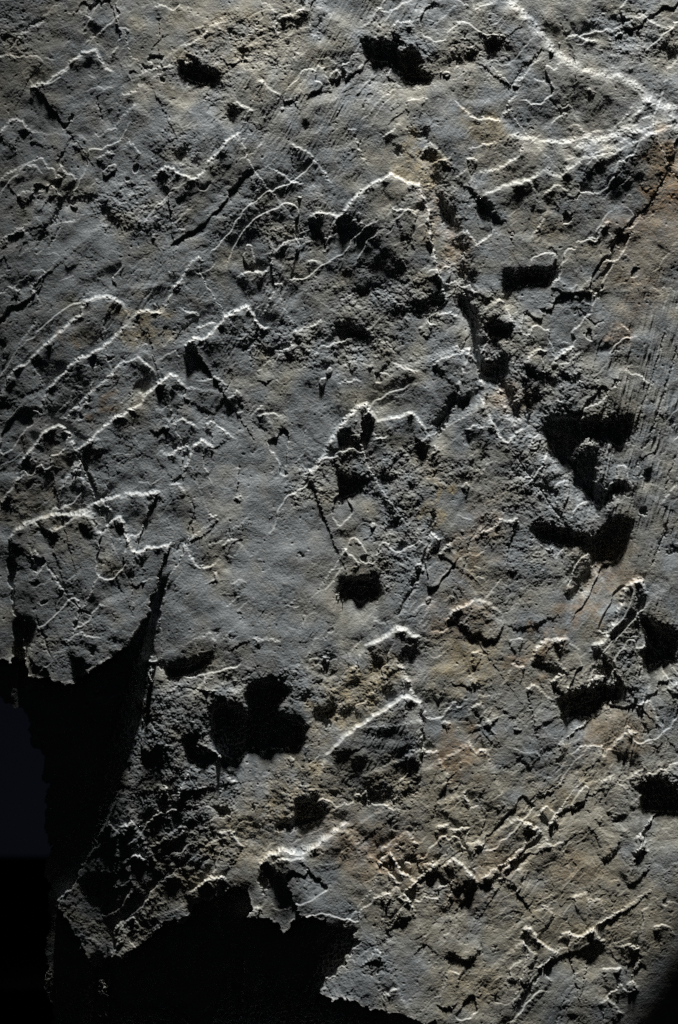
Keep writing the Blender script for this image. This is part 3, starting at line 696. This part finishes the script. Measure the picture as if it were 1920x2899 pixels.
# ------------------------------------------------------------------ flakes that stand out as parts of their own
FLAKES = [
 ('A3', 'big dark flake with a toothed upper edge and a pointed right tip', [20,150, 60,90, 110,48, 150,42, 190,25, 240,12, 300,10, 370,8, 430,30, 450,92, 485,90, 510,45, 550,20, 575,50, 585,100, 615,170, 645,190, 690,160, 740,160, 795,145, 806,185, 800,235, 790,260, 770,295, 745,310, 725,350, 700,408, 690,455, 665,495, 640,530, 615,580, 590,610, 560,640, 510,675, 460,705, 420,735, 400,745, 370,770, 335,788, 310,798, 280,790, 240,785, 205,768, 170,775, 130,770, 112,735, 100,690, 115,640, 140,580, 160,520, 100,490, 65,430, 58,360, 65,300, 78,265, 70,250, 45,195]),
 ('B1', 'long grey slab with a bright peaked top and straight right edge', [-20,1020, 0,1000, 50,940, 110,880, 150,852, 200,832, 250,803, 290,835, 310,845, 372,852, 400,930, 418,980, 425,1060, 436,1150, 455,1230, 300,1400, 60,1330, -80,1200]),
 ('A2', None, [85,965, 120,910, 150,880, 200,810, 260,783, 300,790, 325,835, 350,897, 310,960, 280,1060, 180,1130, 90,1120, 60,1040]),
 ('A2', 'narrow flake with a blunt bright right end', [380,880, 440,830, 500,770, 540,748, 600,715, 640,690, 690,630, 730,590, 790,545, 830,575, 860,602, 845,662, 835,750, 800,765, 770,795, 730,812, 690,800, 620,830, 500,900, 420,940]),
 ('A2', None, [30,565, 60,525, 120,492, 160,450, 240,382, 300,330, 370,270, 390,215, 440,193, 490,183, 545,203, 578,245, 555,345, 520,385, 460,430, 400,463, 350,480, 300,535, 250,585, 205,612, 170,535, 110,600]),
 ('A2', None, [205,650, 220,615, 250,585, 300,535, 350,480, 400,463, 460,430, 520,385, 555,345, 580,420, 545,500, 520,545, 470,590, 400,650, 330,715, 260,760]),
 ('A2', None, [850,440, 870,395, 900,376, 935,385, 990,345, 1020,300, 1080,250, 1150,230, 1175,270, 1200,320, 1150,420, 1080,520, 980,600, 900,560]),
 ('A1', None, [140,440, 150,400, 180,380, 215,385, 250,350, 290,330, 320,290, 375,250, 400,235, 440,232, 465,260, 480,305, 510,328, 470,420, 380,520, 270,590, 190,560]),
 ('A1', 'small chip with a sharp bright corner', [-30,640, 0,605, 40,560, 75,545, 120,580, 145,602, 136,662, 90,700, 20,740, -40,740]),
 ('A1', None, [700,828, 730,800, 760,768, 800,780, 840,810, 900,826, 940,795, 970,742, 1005,715, 1040,660, 1100,618, 1128,612, 1100,720, 1020,830, 900,900, 780,890]),
 ('A2', 'rounded flake rimmed by a black crack', [845,1010, 870,960, 890,890, 930,850, 975,870, 1000,912, 985,965, 940,1040, 880,1110, 850,1080]),
 ('B2', 'triangular grey flake above a dark hollow', [-120,990, -80,960, -40,870, 0,785, 40,740, 90,690, 130,688, 150,730, 178,762, 270,745, 340,722, 380,770, 420,830, 430,870, 340,870, 260,930, 180,1000, 90,1020, 0,1000]),
 ('B2', None, [600,430, 635,500, 655,570, 682,602, 680,690, 700,750, 745,830, 720,860, 600,900, 500,840, 450,850, 500,740, 540,680, 560,560]),
 ('B1', 'flake with a bright upper rim over a black notch', [650,915, 690,890, 760,865, 830,845, 880,838, 910,890, 900,960, 860,1060, 800,1080, 770,1030, 720,985, 690,925]),
 ('B1', 'brown rusted patch of crust behind a thin crack', [1240,1150, 1305,1070, 1390,995, 1440,940, 1480,870, 1515,790, 1640,840, 1640,1250, 1500,1300, 1300,1280]),
 ('B3', 'pale crumbly ledge with a whitish crest', [120,620, 170,600, 200,588, 230,555, 265,538, 310,540, 350,570, 385,580, 380,640, 320,720, 290,720, 200,760, 90,830, 0,880, -40,840, 60,730]),
 ('B3', 'dark smooth slab ended by a straight crack', [382,872, 385,970, 382,1040, 385,1100, 378,1190, 370,1290, 215,1310, 60,1340, -100,1250, -60,1120, 60,1010, 180,930, 300,850]),
 ('A4', 'curved ledge with a broad pale crest', [1195,470, 1215,430, 1250,400, 1310,385, 1380,398, 1440,372, 1500,330, 1560,285, 1610,300, 1620,400, 1500,520, 1380,620, 1260,610, 1220,590]),
 ('B4', None, [175,470, 200,410, 240,393, 265,430, 290,480, 330,505, 385,545, 360,600, 280,590, 230,560, 190,540]),
 ('B4', None, [475,450, 530,413, 562,440, 600,475, 648,535, 600,580, 560,610, 500,600, 470,530]),
 ('B4', None, [825,785, 860,733, 890,740, 912,780, 960,828, 1010,850, 1022,875, 980,920, 900,890, 850,840]),
 ('B4', None, [1018,800, 1040,768, 1065,762, 1095,785, 1140,770, 1180,743, 1200,780, 1242,812, 1200,870, 1100,880, 1030,850]),
 ('B3', None, [495,505, 520,465, 550,438, 600,430, 622,400, 700,420, 770,490, 750,555, 725,590, 690,592, 640,558, 600,580, 540,580]),
 ('B4', None, [1330,545, 1350,450, 1380,330, 1395,308, 1415,325, 1432,392, 1440,450, 1400,512]),
 ('B3', None, [885,705, 900,650, 930,612, 965,588, 1050,590, 1120,640, 1100,720, 1040,760, 980,790, 900,780]),
 ('B3', 'crest of stone standing up with pale sides', [1160,650, 1195,610, 1225,600, 1255,550, 1275,515, 1295,450, 1320,360, 1360,318, 1395,310, 1420,360, 1400,470, 1395,560, 1330,700, 1240,770, 1180,720]),
]
LAB = np.zeros((NY, NX), np.int16)
for i, (tile, lab, pts) in enumerate(FLAKES):
    p = P(tile, pts)
    sl = window(p[:, 0].min() - 6, p[:, 0].max() + 6, p[:, 1].min() - 6, p[:, 1].max() + 6)
    m = inside(p, EX[sl], EY[sl])
    LAB[sl] = np.where(m & (LAB[sl] == 0), i + 1, LAB[sl])

# each flake leans: its upper edge stands proud and its face slopes back into the rock below
LEAN = np.zeros((NY, NX))
for i, (tile, lab, pts) in enumerate(FLAKES):
    if lab and 'rusted' in lab: continue
    m = LAB == i + 1
    rows = np.where(m.any(1))[0]; cols_ = np.where(m.any(0))[0]
    if len(rows) == 0: continue
    r0, r1, c0, c1 = max(rows[0] - 20, 0), min(rows[-1] + 20, NY), max(cols_[0] - 20, 0), min(cols_[-1] + 20, NX)
    mm = m[r0:r1, c0:c1].astype(float)
    run = np.zeros(mm.shape); acc = np.zeros(mm.shape[1])
    for r_ in range(mm.shape[0] - 1, -1, -1):
        acc = np.where(mm[r_] > 0, acc + STEP, 0); run[r_] = acc
    run = np.minimum(run, 75)
    sm = blur(run * mm, 5.0) / np.maximum(blur(mm, 5.0), 0.05)
    lean = 0.085 if lab and 'dark smooth' in lab else 0.030 if lab and 'big dark' in lab else 0.052
    LEAN[r0:r1, c0:c1] += mm * lean * sm
HT += blur(LEAN, 0.7)

# ------------------------------------------------------------------ traced ledges
for tile, h, w, pts in LEDGE:
    h = h * (0.78 if h < 4.4 else 0.90) * (1.35 if tile in ('B3', 'B4', 'A4') and h < 4.4 else 1.0)
    add_scarp(HT, P(tile, pts), h, w * 0.45, D=22 + 9.0 * h)
for tile, h, w, pts in DROP:
    add_scarp(HT, P(tile, pts), h * 0.55, w * 0.6, D=14 + 6.0 * h, side=-1.0)
for tile, dep, hw, pts in GROOVE:
    add_groove(HT, P(tile, pts), dep * (0.65 if dep < 2.6 else 1.0), hw)

# ------------------------------------------------------------------ grain
HT += 0.50 * fractal(80, 22, 1.1)
HT += 0.030 * noise(11) + 0.022 * noise(6.5)
HT += 0.055 * fractal(22, 4, 1.0, angle=-55, stretch=3.0)
grain = 0.036 * noise(3.6, 0.45) + 0.026 * noise(2.2, 0.35) + 0.012 * noise(1.5, 0.3)
HT += (0.60 + 0.55 * sstep(-1, 1, noise(45))) * grain * (0.7 + 0.9 * CRUMB) * (0.75 + 0.25 * np.clip(noise(50), -1.5, 1.5))
n1, n2, n3 = noise(12, 0.3), noise(6.2, 0.35), noise(3.4, 0.35)
lump = 0.25 * (np.abs(n1) - 0.8) + 0.22 * (np.abs(n2) - 0.8) + 0.10 * (np.abs(n3) - 0.8) + 0.30 * fractal(16, 1.8, 0.85)
HT += 0.72 * lump * CRUMB ** 1.4
st = 0.13 * noise(5, 0.4, angle=-62, stretch=9) + 0.08 * noise(2.6, 0.4, angle=-62, stretch=8)
st2 = 0.27 * noise(6, 0.4, angle=-78, stretch=10) + 0.17 * noise(3.0, 0.4, angle=-78, stretch=10)
HT += np.where(GX < 560, st, st2) * STREAK * np.clip(0.75 + 0.45 * noise(28), 0.1, 1.5) + 0.10 * st * (1 - STREAK) * sstep(-0.3, 1, noise(80))
# small pits and pinholes
p5 = noise(7, 0.3)
HT -= 0.6 * np.maximum(0, p5 - 1.9) * (0.6 + CRUMB)

calm = 1 - 0.9 * sstep(-28, 12, r)          # the rounded lower right end is smooth
HT = BASE + (HT - BASE) * calm

# ------------------------------------------------------------------ hollows and undercuts
# every outline is dug so deep that the lamp, passing over its upper rim, misses the floor; the stone above
# swells up towards the rim and the stone below climbs slowly out of the hollow
LX, LY, LZ = lamp.location
tan_row = [-LY / (LZ - (Z0 + (H / 2 - y) * S)) for y in gy]
RAISE = np.zeros((NY, NX)); SINK = np.zeros((NY, NX)); CUTS = []
def spread(field, m, T, amount, up):
    """Carry amount*T away from the rim of a run of cells, dying out over a length that grows with T."""
    rows = range(m.shape[0] - 1, -1, -1) if up else range(m.shape[0])
    val = np.zeros(m.shape[1]); ln = np.full(m.shape[1], 8.0)
    for r_ in rows:
        t = T[r_]
        val = np.where(m[r_], amount * t, val * np.exp(-STEP / ln))
        ln = np.where(m[r_], 1.4 * t + 5, ln)
        field[r_] = val
for big, group in ((0, CUT), (1, CUT_BIG)):
    for tile, k, pts in group:
        p = P(tile, pts)
        ext = min(3.0 * (p[:, 1].max() - p[:, 1].min()), 420) + 10
        sl = window(p[:, 0].min() - 14, p[:, 0].max() + 14, p[:, 1].min() - ext, p[:, 1].max() + ext)
        m = inside(p, CX[sl], CY[sl]) if not big else inside(p, WX[sl], WY[sl])
        cx, cy = (p[:, 0].mean() - W / 2) * S, (H / 2 - p[:, 1].mean()) * S + Z0
        lx = (cx - LX) / (LZ - cy)                                 # sideways drift of the light on its way down
        run = np.zeros(m.shape); acc = np.zeros(m.shape[1])
        for r_ in range(m.shape[0]):                               # length of hollow crossed so far
            acc = np.where(m[r_], acc + STEP, 0); run[r_] = acc
        tot = np.zeros(m.shape); acc = np.zeros(m.shape[1])
        for r_ in range(m.shape[0] - 1, -1, -1):
            acc = np.where(m[r_], np.maximum(acc, run[r_]), 0); tot[r_] = acc
        tot = np.minimum(tot, 170)
        te = np.mean(tan_row[sl[0]])
        up = np.zeros(m.shape); dn = np.zeros(m.shape)
        spread(up, m, tot, 0.45 * te, True)
        spread(dn, m, tot, 0.55 * te, False)
        sg = 1.5 + 0.05 * tot.max()
        up = blur(np.where(m, 0, up), sg) / np.maximum(blur((~m).astype(float), sg), 0.25)
        dn = blur(dn, sg)
        up[m] = 0
        edge_l = np.minimum(np.arange(m.shape[1]), np.arange(m.shape[1])[::-1]) * STEP
        fade = sstep(0, 10, edge_l)[None, :]
        rr = np.minimum(np.arange(m.shape[0]), np.arange(m.shape[0])[::-1]) * STEP
        fade = fade * sstep(0, 30, rr)[:, None]
        RAISE[sl] = np.maximum(RAISE[sl], up * fade)
        if not big: SINK[sl] = np.maximum(SINK[sl], dn * fade)
        CUTS.append((sl, m, lx))
HT += RAISE - SINK
HT -= 16 * np.exp(-((GX - 40) ** 2 + (GY - 930) ** 2) / (2 * 120 ** 2))
RUBBLE = 0.9 * (np.abs(noise(9)) + 0.6 * np.abs(noise(5)))
ALL = np.zeros((NY, NX))
for sl, m, lx in CUTS:
    ALL[sl] = np.maximum(ALL[sl], m)
MARGIN = (1.5 + RUBBLE) * sstep(0.6, 1.0, blur(ALL, 3.2))
def dig(hgt):
    fl_all = np.full((NY, NX), 1e9)
    for sl, m, lx in CUTS:
        h = hgt[sl]; fl = fl_all[sl]
        ray = np.full(m.shape[1], -1e9)
        gone = np.zeros(m.shape[1])
        r0 = sl[0].start
        cols = np.arange(m.shape[1], dtype=float)
        for r_ in range(m.shape[0]):
            ray = np.interp(cols - lx, cols, ray) - STEP * tan_row[r0 + r_]      # follow the light one row down
            gone = np.interp(cols - lx, cols, gone) + STEP
            fl[r_] = np.where(m[r_], np.minimum(fl[r_], ray - np.minimum(0.028 * gone, 3.0)), fl[r_])
            gone = np.where(m[r_] | (ray > h[r_]), gone, 0)
            ray = np.where(m[r_], ray, np.maximum(ray, h[r_]))
    return np.clip(np.where(fl_all < 1e8, hgt - fl_all + MARGIN, 0), 0, 110)
def run_out(DEPTH):
    out_all = np.zeros((NY, NX))
    for n_, (sl, m, lx) in enumerate(CUTS):
        d = DEPTH[sl]
        val = np.zeros(m.shape[1]); ln = np.full(m.shape[1], 10.0); out = np.zeros(m.shape)
        for r_ in range(m.shape[0]):
            val = np.where(m[r_], np.where(val > d[r_], val * math.exp(-STEP / 4), d[r_]), val * np.exp(-STEP / ln))
            ln = np.where(m[r_], 12 + val * 9.0, ln)
            out[r_] = val
        out = blur(out, 9.0 if n_ >= len(CUT) else 2.5)
        edge_l = np.minimum(np.arange(m.shape[1]), np.arange(m.shape[1])[::-1]) * STEP
        rr = np.arange(m.shape[0])[::-1] * STEP
        out = out * sstep(0, 12, edge_l)[None, :] * sstep(0, 60, rr)[:, None]
        out_all[sl] = np.maximum(out_all[sl], out)
    return out_all
for _ in range(2):
    first = dig(HT)
    HT -= np.where(first > 0, 0, 0.8 * run_out(first))
DEPTH = dig(HT)
HT -= DEPTH

# ------------------------------------------------------------------ outline of the stone
q = W / 1568.0
LEFT = np.array([(-400, -400), (2200, -400), (2200, 3000), (97, 3000), (97, 2368), (92, 2200), (100, 2050), (98, 1900), (92, 1820), (96, 1780), (82, 1745), (70, 1700), (46, 1655), (20, 1630), (-10, 1600), (-60, 1560), (-110, 1500), (-170, 1380), (-400, 1300)], float) * q
KEEP = inside(LEFT, GX + 2.6 * noise(46) + 1.3 * noise(15) + 0.6 * noise(5), GY + 2.6 * noise(46) + 1.3 * noise(15))

# ------------------------------------------------------------------ mineral colour of the stone, as masks over the face
RUST = blobs([(1540,470,55,110,20,1), (1480,540,90,60,-50,.6), (1530,360,40,40,0,.8), (1100,1250,40,90,30,.45), (1060,1430,70,60,-20,.5), (1110,1430,22,18,0,.9), (1060,1740,60,50,0,.75), (1350,1410,45,35,0,.6), (1250,1500,80,30,-40,.6),
 (880,1970,110,60,10,.6), (780,1930,60,60,0,.35), (1150,1990,60,50,0,.4), (165,790,30,20,-40,.5), (245,935,26,20,-40,.6), (1180,920,50,40,0,.5), (1420,780,30,30,0,.6), (1050,570,40,50,0,.5), (1000,480,25,60,0,.5), (1480,650,60,80,0,.45), (1420,1320,50,60,0,.5), (1420,1700,70,60,0,.45), (1080,2080,50,30,0,.4), (1330,2000,70,40,0,.35)])
OCHRE = blobs([(970,370,50,45,-30,1), (335,755,40,60,-60,.8), (1110,300,50,40,0,.6), (1080,1540,70,60,0,.8), (1010,1150,18,60,10,.9), (680,1850,110,60,-25,.8), (830,1600,140,50,-38,.8), (560,1950,80,60,0,.5), (500,100,140,90,-20,.35), (1280,1830,130,70,-50,.5), (1080,2270,90,60,0,.5), (1350,2100,200,120,0,.45), (960,1850,120,70,0,.45), (60,1170,90,60,0,.45), (160,1230,60,60,0,.4), (1230,530,60,70,0,.4), (1480,600,80,60,0,.4), (1150,2000,250,160,0,.3), (700,1750,70,40,-30,.5), (470,2060,90,50,0,.4)])
CRUST = blur((LAB == [i for i, f in enumerate(FLAKES) if f[1] and 'rusted' in f[1]][0] + 1).astype(float), 0.8)
RUST = np.maximum(RUST * (1 - 0.5 * CRUST), CRUST * np.clip(0.95 - np.maximum(0, GY - 195) / 75, 0, 1))
WARM = np.clip(0.32 + 0.28 * noise(120) + 0.25 * noise(40) + blobs([(1250,1950,420,480,0,.55), (560,120,260,140,0,.3), (1100,300,300,250,0,.15)]) - blobs([(250,950,420,560,0,.55), (350,350,300,200,0,.2), (1000,1650,160,80,-40,.3), (620,1750,170,90,-10,.4), (1150,950,120,120,0,.3), (1250,1720,160,110,0,.35)]), 0, 1)

# freshly broken rims are paler than the weathered face, and paled further to brighten lit edges: a measure of how sharply the surface is bent outwards
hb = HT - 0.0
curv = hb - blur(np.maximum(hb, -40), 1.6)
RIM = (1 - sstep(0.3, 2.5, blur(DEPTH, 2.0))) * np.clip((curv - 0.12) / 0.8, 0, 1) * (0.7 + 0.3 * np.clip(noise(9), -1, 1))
PALE = blobs([(1240,90,30,120,-42,.7), (1330,170,80,16,25,.6), (1470,220,120,30,20,.7), (1400,310,190,34,-12,.75), (1250,325,90,18,0,.5), (690,1950,90,24,-18,.7), (920,1480,90,34,-25,.7), (955,1570,30,60,30,.7), (1470,1370,40,60,-30,.7), (780,1720,50,30,-30,.5), (880,1680,80,20,-40,.4), (760,495,40,16,0,.5)], soft=0.5)  # pale bands and ridge crests, lightened where they catch the lamp

# ------------------------------------------------------------------ materials
def new_mat(name):
    m = bpy.data.materials.new(name); m.use_nodes = True
    nt = m.node_tree
    return m, nt, nt.nodes['Principled BSDF']

def slate_material():
    m, nt, b = new_mat('slate')
    N, L = nt.nodes, nt.links
    tc = N.new('ShaderNodeTexCoord')
    att = N.new('ShaderNodeAttribute'); att.attribute_name = 'mineral'       # r: warm, g: rust, b: ochre
    sep = N.new('ShaderNodeSeparateColor'); L.new(att.outputs['Color'], sep.inputs[0])
    att2 = N.new('ShaderNodeAttribute'); att2.attribute_name = 'worn_lit'        # r: broken rim, paled to look lit, g: pale mineral and lit crests
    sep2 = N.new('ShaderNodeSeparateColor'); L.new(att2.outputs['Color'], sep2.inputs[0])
    def tex(scale, detail=6, rough=0.6):
        n = N.new('ShaderNodeTexNoise'); n.inputs['Scale'].default_value = scale
        n.inputs['Detail'].default_value = detail; n.inputs['Roughness'].default_value = rough
        L.new(tc.outputs['Object'], n.inputs['Vector']); return n
    def mix(fac, a, c, blend='MIX'):
        n = N.new('ShaderNodeMix'); n.data_type = 'RGBA'; n.blend_type = blend
        for s, v in ((n.inputs['Factor'], fac), (n.inputs[6], a), (n.inputs[7], c)):
            if hasattr(v, 'is_output'): L.new(v, s)
            else: s.default_value = v
        return n.outputs[2]
    def mth(op, a, c=0.0):
        n = N.new('ShaderNodeMath'); n.operation = op; n.use_clamp = op in ('MULTIPLY', 'ADD', 'SUBTRACT') and False
        for s, v in ((n.inputs[0], a), (n.inputs[1], c)):
            if hasattr(v, 'is_output'): L.new(v, s)
            else: s.default_value = v
        return n.outputs[0]
    def ramp(v, a, c):
        n = N.new('ShaderNodeMapRange'); n.inputs[1].default_value = a; n.inputs[2].default_value = c
        L.new(v, n.inputs[0]); return n.outputs[0]
    base = mix(sep.outputs[0], (0.142, 0.166, 0.183, 1), (0.208, 0.199, 0.156, 1))
    blot = ramp(tex(45, 8, 0.7).outputs[0], 0.35, 0.68)
    base = mix(mth('MULTIPLY', blot, 0.45), base, (0.105, 0.110, 0.112, 1))
    fine = ramp(tex(1500, 3, 0.65).outputs[0], 0.38, 0.66)
    base = mix(mth('MULTIPLY', fine, 0.45), base, (0.27, 0.27, 0.25, 1))
    rn = ramp(tex(160, 6, 0.7).outputs[0], 0.36, 0.60)
    base = mix(mth('MULTIPLY', sep.outputs[2], mth('ADD', mth('MULTIPLY', rn, 0.6), 0.15)), base, (0.30, 0.235, 0.115, 1))
    rn2 = ramp(tex(230, 6, 0.7).outputs[0], 0.38, 0.60)
    base = mix(mth('MULTIPLY', sep.outputs[1], mth('ADD', mth('MULTIPLY', rn2, 0.65), 0.28)), base, (0.225, 0.138, 0.056, 1))
    base = mix(mth('MULTIPLY', sep2.outputs[1], 0.15), base, (0.50, 0.49, 0.47, 1))
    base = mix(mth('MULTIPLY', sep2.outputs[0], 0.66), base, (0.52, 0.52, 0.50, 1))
    L.new(base, b.inputs['Base Color'])
    ro = N.new('ShaderNodeMapRange'); L.new(tex(300).outputs[0], ro.inputs[0])
    ro.inputs[1].default_value = 0.3; ro.inputs[2].default_value = 0.7; ro.inputs[3].default_value = 0.45; ro.inputs[4].default_value = 0.75
    L.new(ro.outputs[0], b.inputs['Roughness'])
    b.inputs['Specular IOR Level'].default_value = 0.5
    bump = N.new('ShaderNodeBump'); bump.inputs['Strength'].default_value = 0.78; bump.inputs['Distance'].default_value = 0.00035
    L.new(tex(1100, 4, 0.65).outputs[0], bump.inputs['Height'])
    L.new(bump.outputs[0], b.inputs['Normal'])
    return m
SLATE = slate_material()

# ------------------------------------------------------------------ meshes cut out of the one height field
VX = (GX - W / 2) * S
VZ = (H / 2 - GY) * S
VY = -HT * S
MIN = np.stack([WARM, RUST, OCHRE, np.ones_like(WARM)], -1).astype(np.float32)
WORN_LIT = np.stack([np.clip(RIM, 0, 1), np.clip(PALE, 0, 1), np.zeros_like(PALE), np.ones_like(PALE)], -1).astype(np.float32)
idx = np.arange(NX * NY).reshape(NY, NX)
a, b_, c, d = idx[:-1, :-1], idx[:-1, 1:], idx[1:, 1:], idx[1:, :-1]
quads = np.stack([a, d, c, b_], -1).reshape(-1, 4)
cell_keep = (KEEP[:-1, :-1] & KEEP[1:, 1:] & KEEP[:-1, 1:] & KEEP[1:, :-1]).ravel()
cell_lab = LAB[:-1, :-1].ravel()
VERT = np.stack([VX, VY, VZ], -1).reshape(-1, 3)
MINf, WORN_LITf = MIN.reshape(-1, 4), WORN_LIT.reshape(-1, 4)

def mesh_from(name, verts, faces4, extra=None, attrs=None):
    me = bpy.data.meshes.new(name)
    me.vertices.add(len(verts)); me.vertices.foreach_set('co', verts.astype(np.float32).ravel())
    me.loops.add(faces4.size); me.loops.foreach_set('vertex_index', faces4.astype(np.int32).ravel())
    me.polygons.add(len(faces4))
    me.polygons.foreach_set('loop_start', np.arange(0, faces4.size, 4, dtype=np.int32))
    me.polygons.foreach_set('use_smooth', np.ones(len(faces4), bool))
    if attrs:
        for k, v in attrs.items():
            at = me.color_attributes.new(k, 'FLOAT_COLOR', 'POINT')
            at.data.foreach_set('color', v.astype(np.float32).ravel())
    me.update(calc_edges=True)
    return me

rock = bpy.data.objects.new('slate_rock', None)
link(rock)
rock.location = (0, 0, 0)
rock['label'] = 'grey layered slate rock with broken flakes, rust stains and deep shadowed hollows'
rock['category'] = 'rock'

def part(name, me, label=None):
    me.materials.append(SLATE)
    o = link(bpy.data.objects.new(name, me))
    o.parent = rock
    o.location = (0, 0, Z0)
    if label: o['label'] = label
    return o

BACK = 0.11
for lab in range(len(FLAKES) + 1):
    f = quads[cell_keep & (cell_lab == lab)]
    if len(f) == 0: continue
    used, inv = np.unique(f, return_inverse=True)
    v = VERT[used]; fc = inv.reshape(-1, 4); mi, wo = MINf[used], WORN_LITf[used]
    if lab == 0:
        # sides and back: walls dropped from every open border of the whole face
        fa = quads[cell_keep]
        e = np.concatenate([fa[:, [0, 1]], fa[:, [1, 2]], fa[:, [2, 3]], fa[:, [3, 0]]])
        key = np.minimum(e[:, 0], e[:, 1]).astype(np.int64) * (NX * NY) + np.maximum(e[:, 0], e[:, 1])
        _, first, cnt = np.unique(key, return_index=True, return_counts=True)
        be = e[first[cnt == 1]]
        bu, binv = np.unique(be, return_inverse=True)
        binv = binv.reshape(-1, 2)
        fv = VERT[bu]; bv = fv.copy(); bv[:, 1] = BACK
        cen = np.array([[0.0, BACK, 0.0]])
        n0 = len(v)
        nb = len(bu)
        side = np.stack([n0 + binv[:, 1], n0 + binv[:, 0], n0 + nb + binv[:, 0], n0 + nb + binv[:, 1]], -1)
        v = np.concatenate([v, fv, bv])
        fc = np.concatenate([fc, side])
        mi = np.concatenate([mi, MINf[bu], MINf[bu]]); wo = np.concatenate([wo, WORN_LITf[bu] * 0, WORN_LITf[bu] * 0])
        part('rock_body', mesh_from('rock_body', v, fc, attrs={'mineral': mi, 'worn_lit': wo}))
    else:
        part('flake', mesh_from('flake', v, fc, attrs={'mineral': mi, 'worn_lit': wo}), FLAKES[lab - 1][1])
# closing back wall of the stone
bk = bpy.data.meshes.new('rock_back')
xa, xb = (X0 - W / 2) * S + 0.02, (X1 - W / 2) * S - 0.001
za, zb = (H / 2 - Y1) * S + 0.001, (H / 2 - Y0) * S - 0.001
xl = (40 - W / 2) * S
zs = (H / 2 - 640) * S
pts = [(xl, za), (xb, za), (xb, zb), (xa, zb), (xa, zs), (xl, zs - 0.03)]
bk.from_pydata([(x, BACK - 0.001, z) for x, z in pts], [], [list(range(len(pts)))])
part('rock_back', bk)

# ------------------------------------------------------------------ table and backdrop
def plain(name, col, rough=0.9, scale=30, amt=0.25):
    m, nt, b = new_mat(name)
    N, L = nt.nodes, nt.links
    tc = N.new('ShaderNodeTexCoord'); n = N.new('ShaderNodeTexNoise'); n.inputs['Scale'].default_value = scale
    n.inputs['Detail'].default_value = 5
    L.new(tc.outputs['Object'], n.inputs['Vector'])
    mx = N.new('ShaderNodeMix'); mx.data_type = 'RGBA'
    mx.inputs[6].default_value = (*[c * (1 - amt) for c in col], 1); mx.inputs[7].default_value = (*[c * (1 + amt) for c in col], 1)
    L.new(n.outputs[0], mx.inputs['Factor']); L.new(mx.outputs[2], b.inputs['Base Color'])
    b.inputs['Roughness'].default_value = rough
    b.inputs['Specular IOR Level'].default_value = 0.0
    return m
def box(name, x0, x1, y0, y1, z0, z1, mat, kind):
    me = bpy.data.meshes.new(name)
    vs_ = [(x, y, z) for x in (x0, x1) for y in (y0, y1) for z in (z0, z1)]
    me.from_pydata(vs_, [], [(0, 1, 3, 2), (4, 6, 7, 5), (0, 4, 5, 1), (2, 3, 7, 6), (0, 2, 6, 4), (1, 5, 7, 3)])
    me.materials.append(mat)
    o = link(bpy.data.objects.new(name, me)); o['kind'] = kind
    return o
zt = Z0 + za
hz = Z0 - zt                               # eye height above the table
far = CAM_D * hz / ((856 - H / 2) * S)     # distance at which the table ends
box('ground', -1.6, 1.6, -0.9, far - CAM_D, zt - 0.04, zt - 0.0005, plain('table_cloth', (0.001, 0.001, 0.0011)), 'structure')
box('backdrop', -2.2, 2.2, far - CAM_D + 0.5, far - CAM_D + 0.53, zt - 0.7, zt + 1.6, plain('backdrop_card', (0.34, 0.38, 0.52), 0.9, 6, 0.12), 'structure')
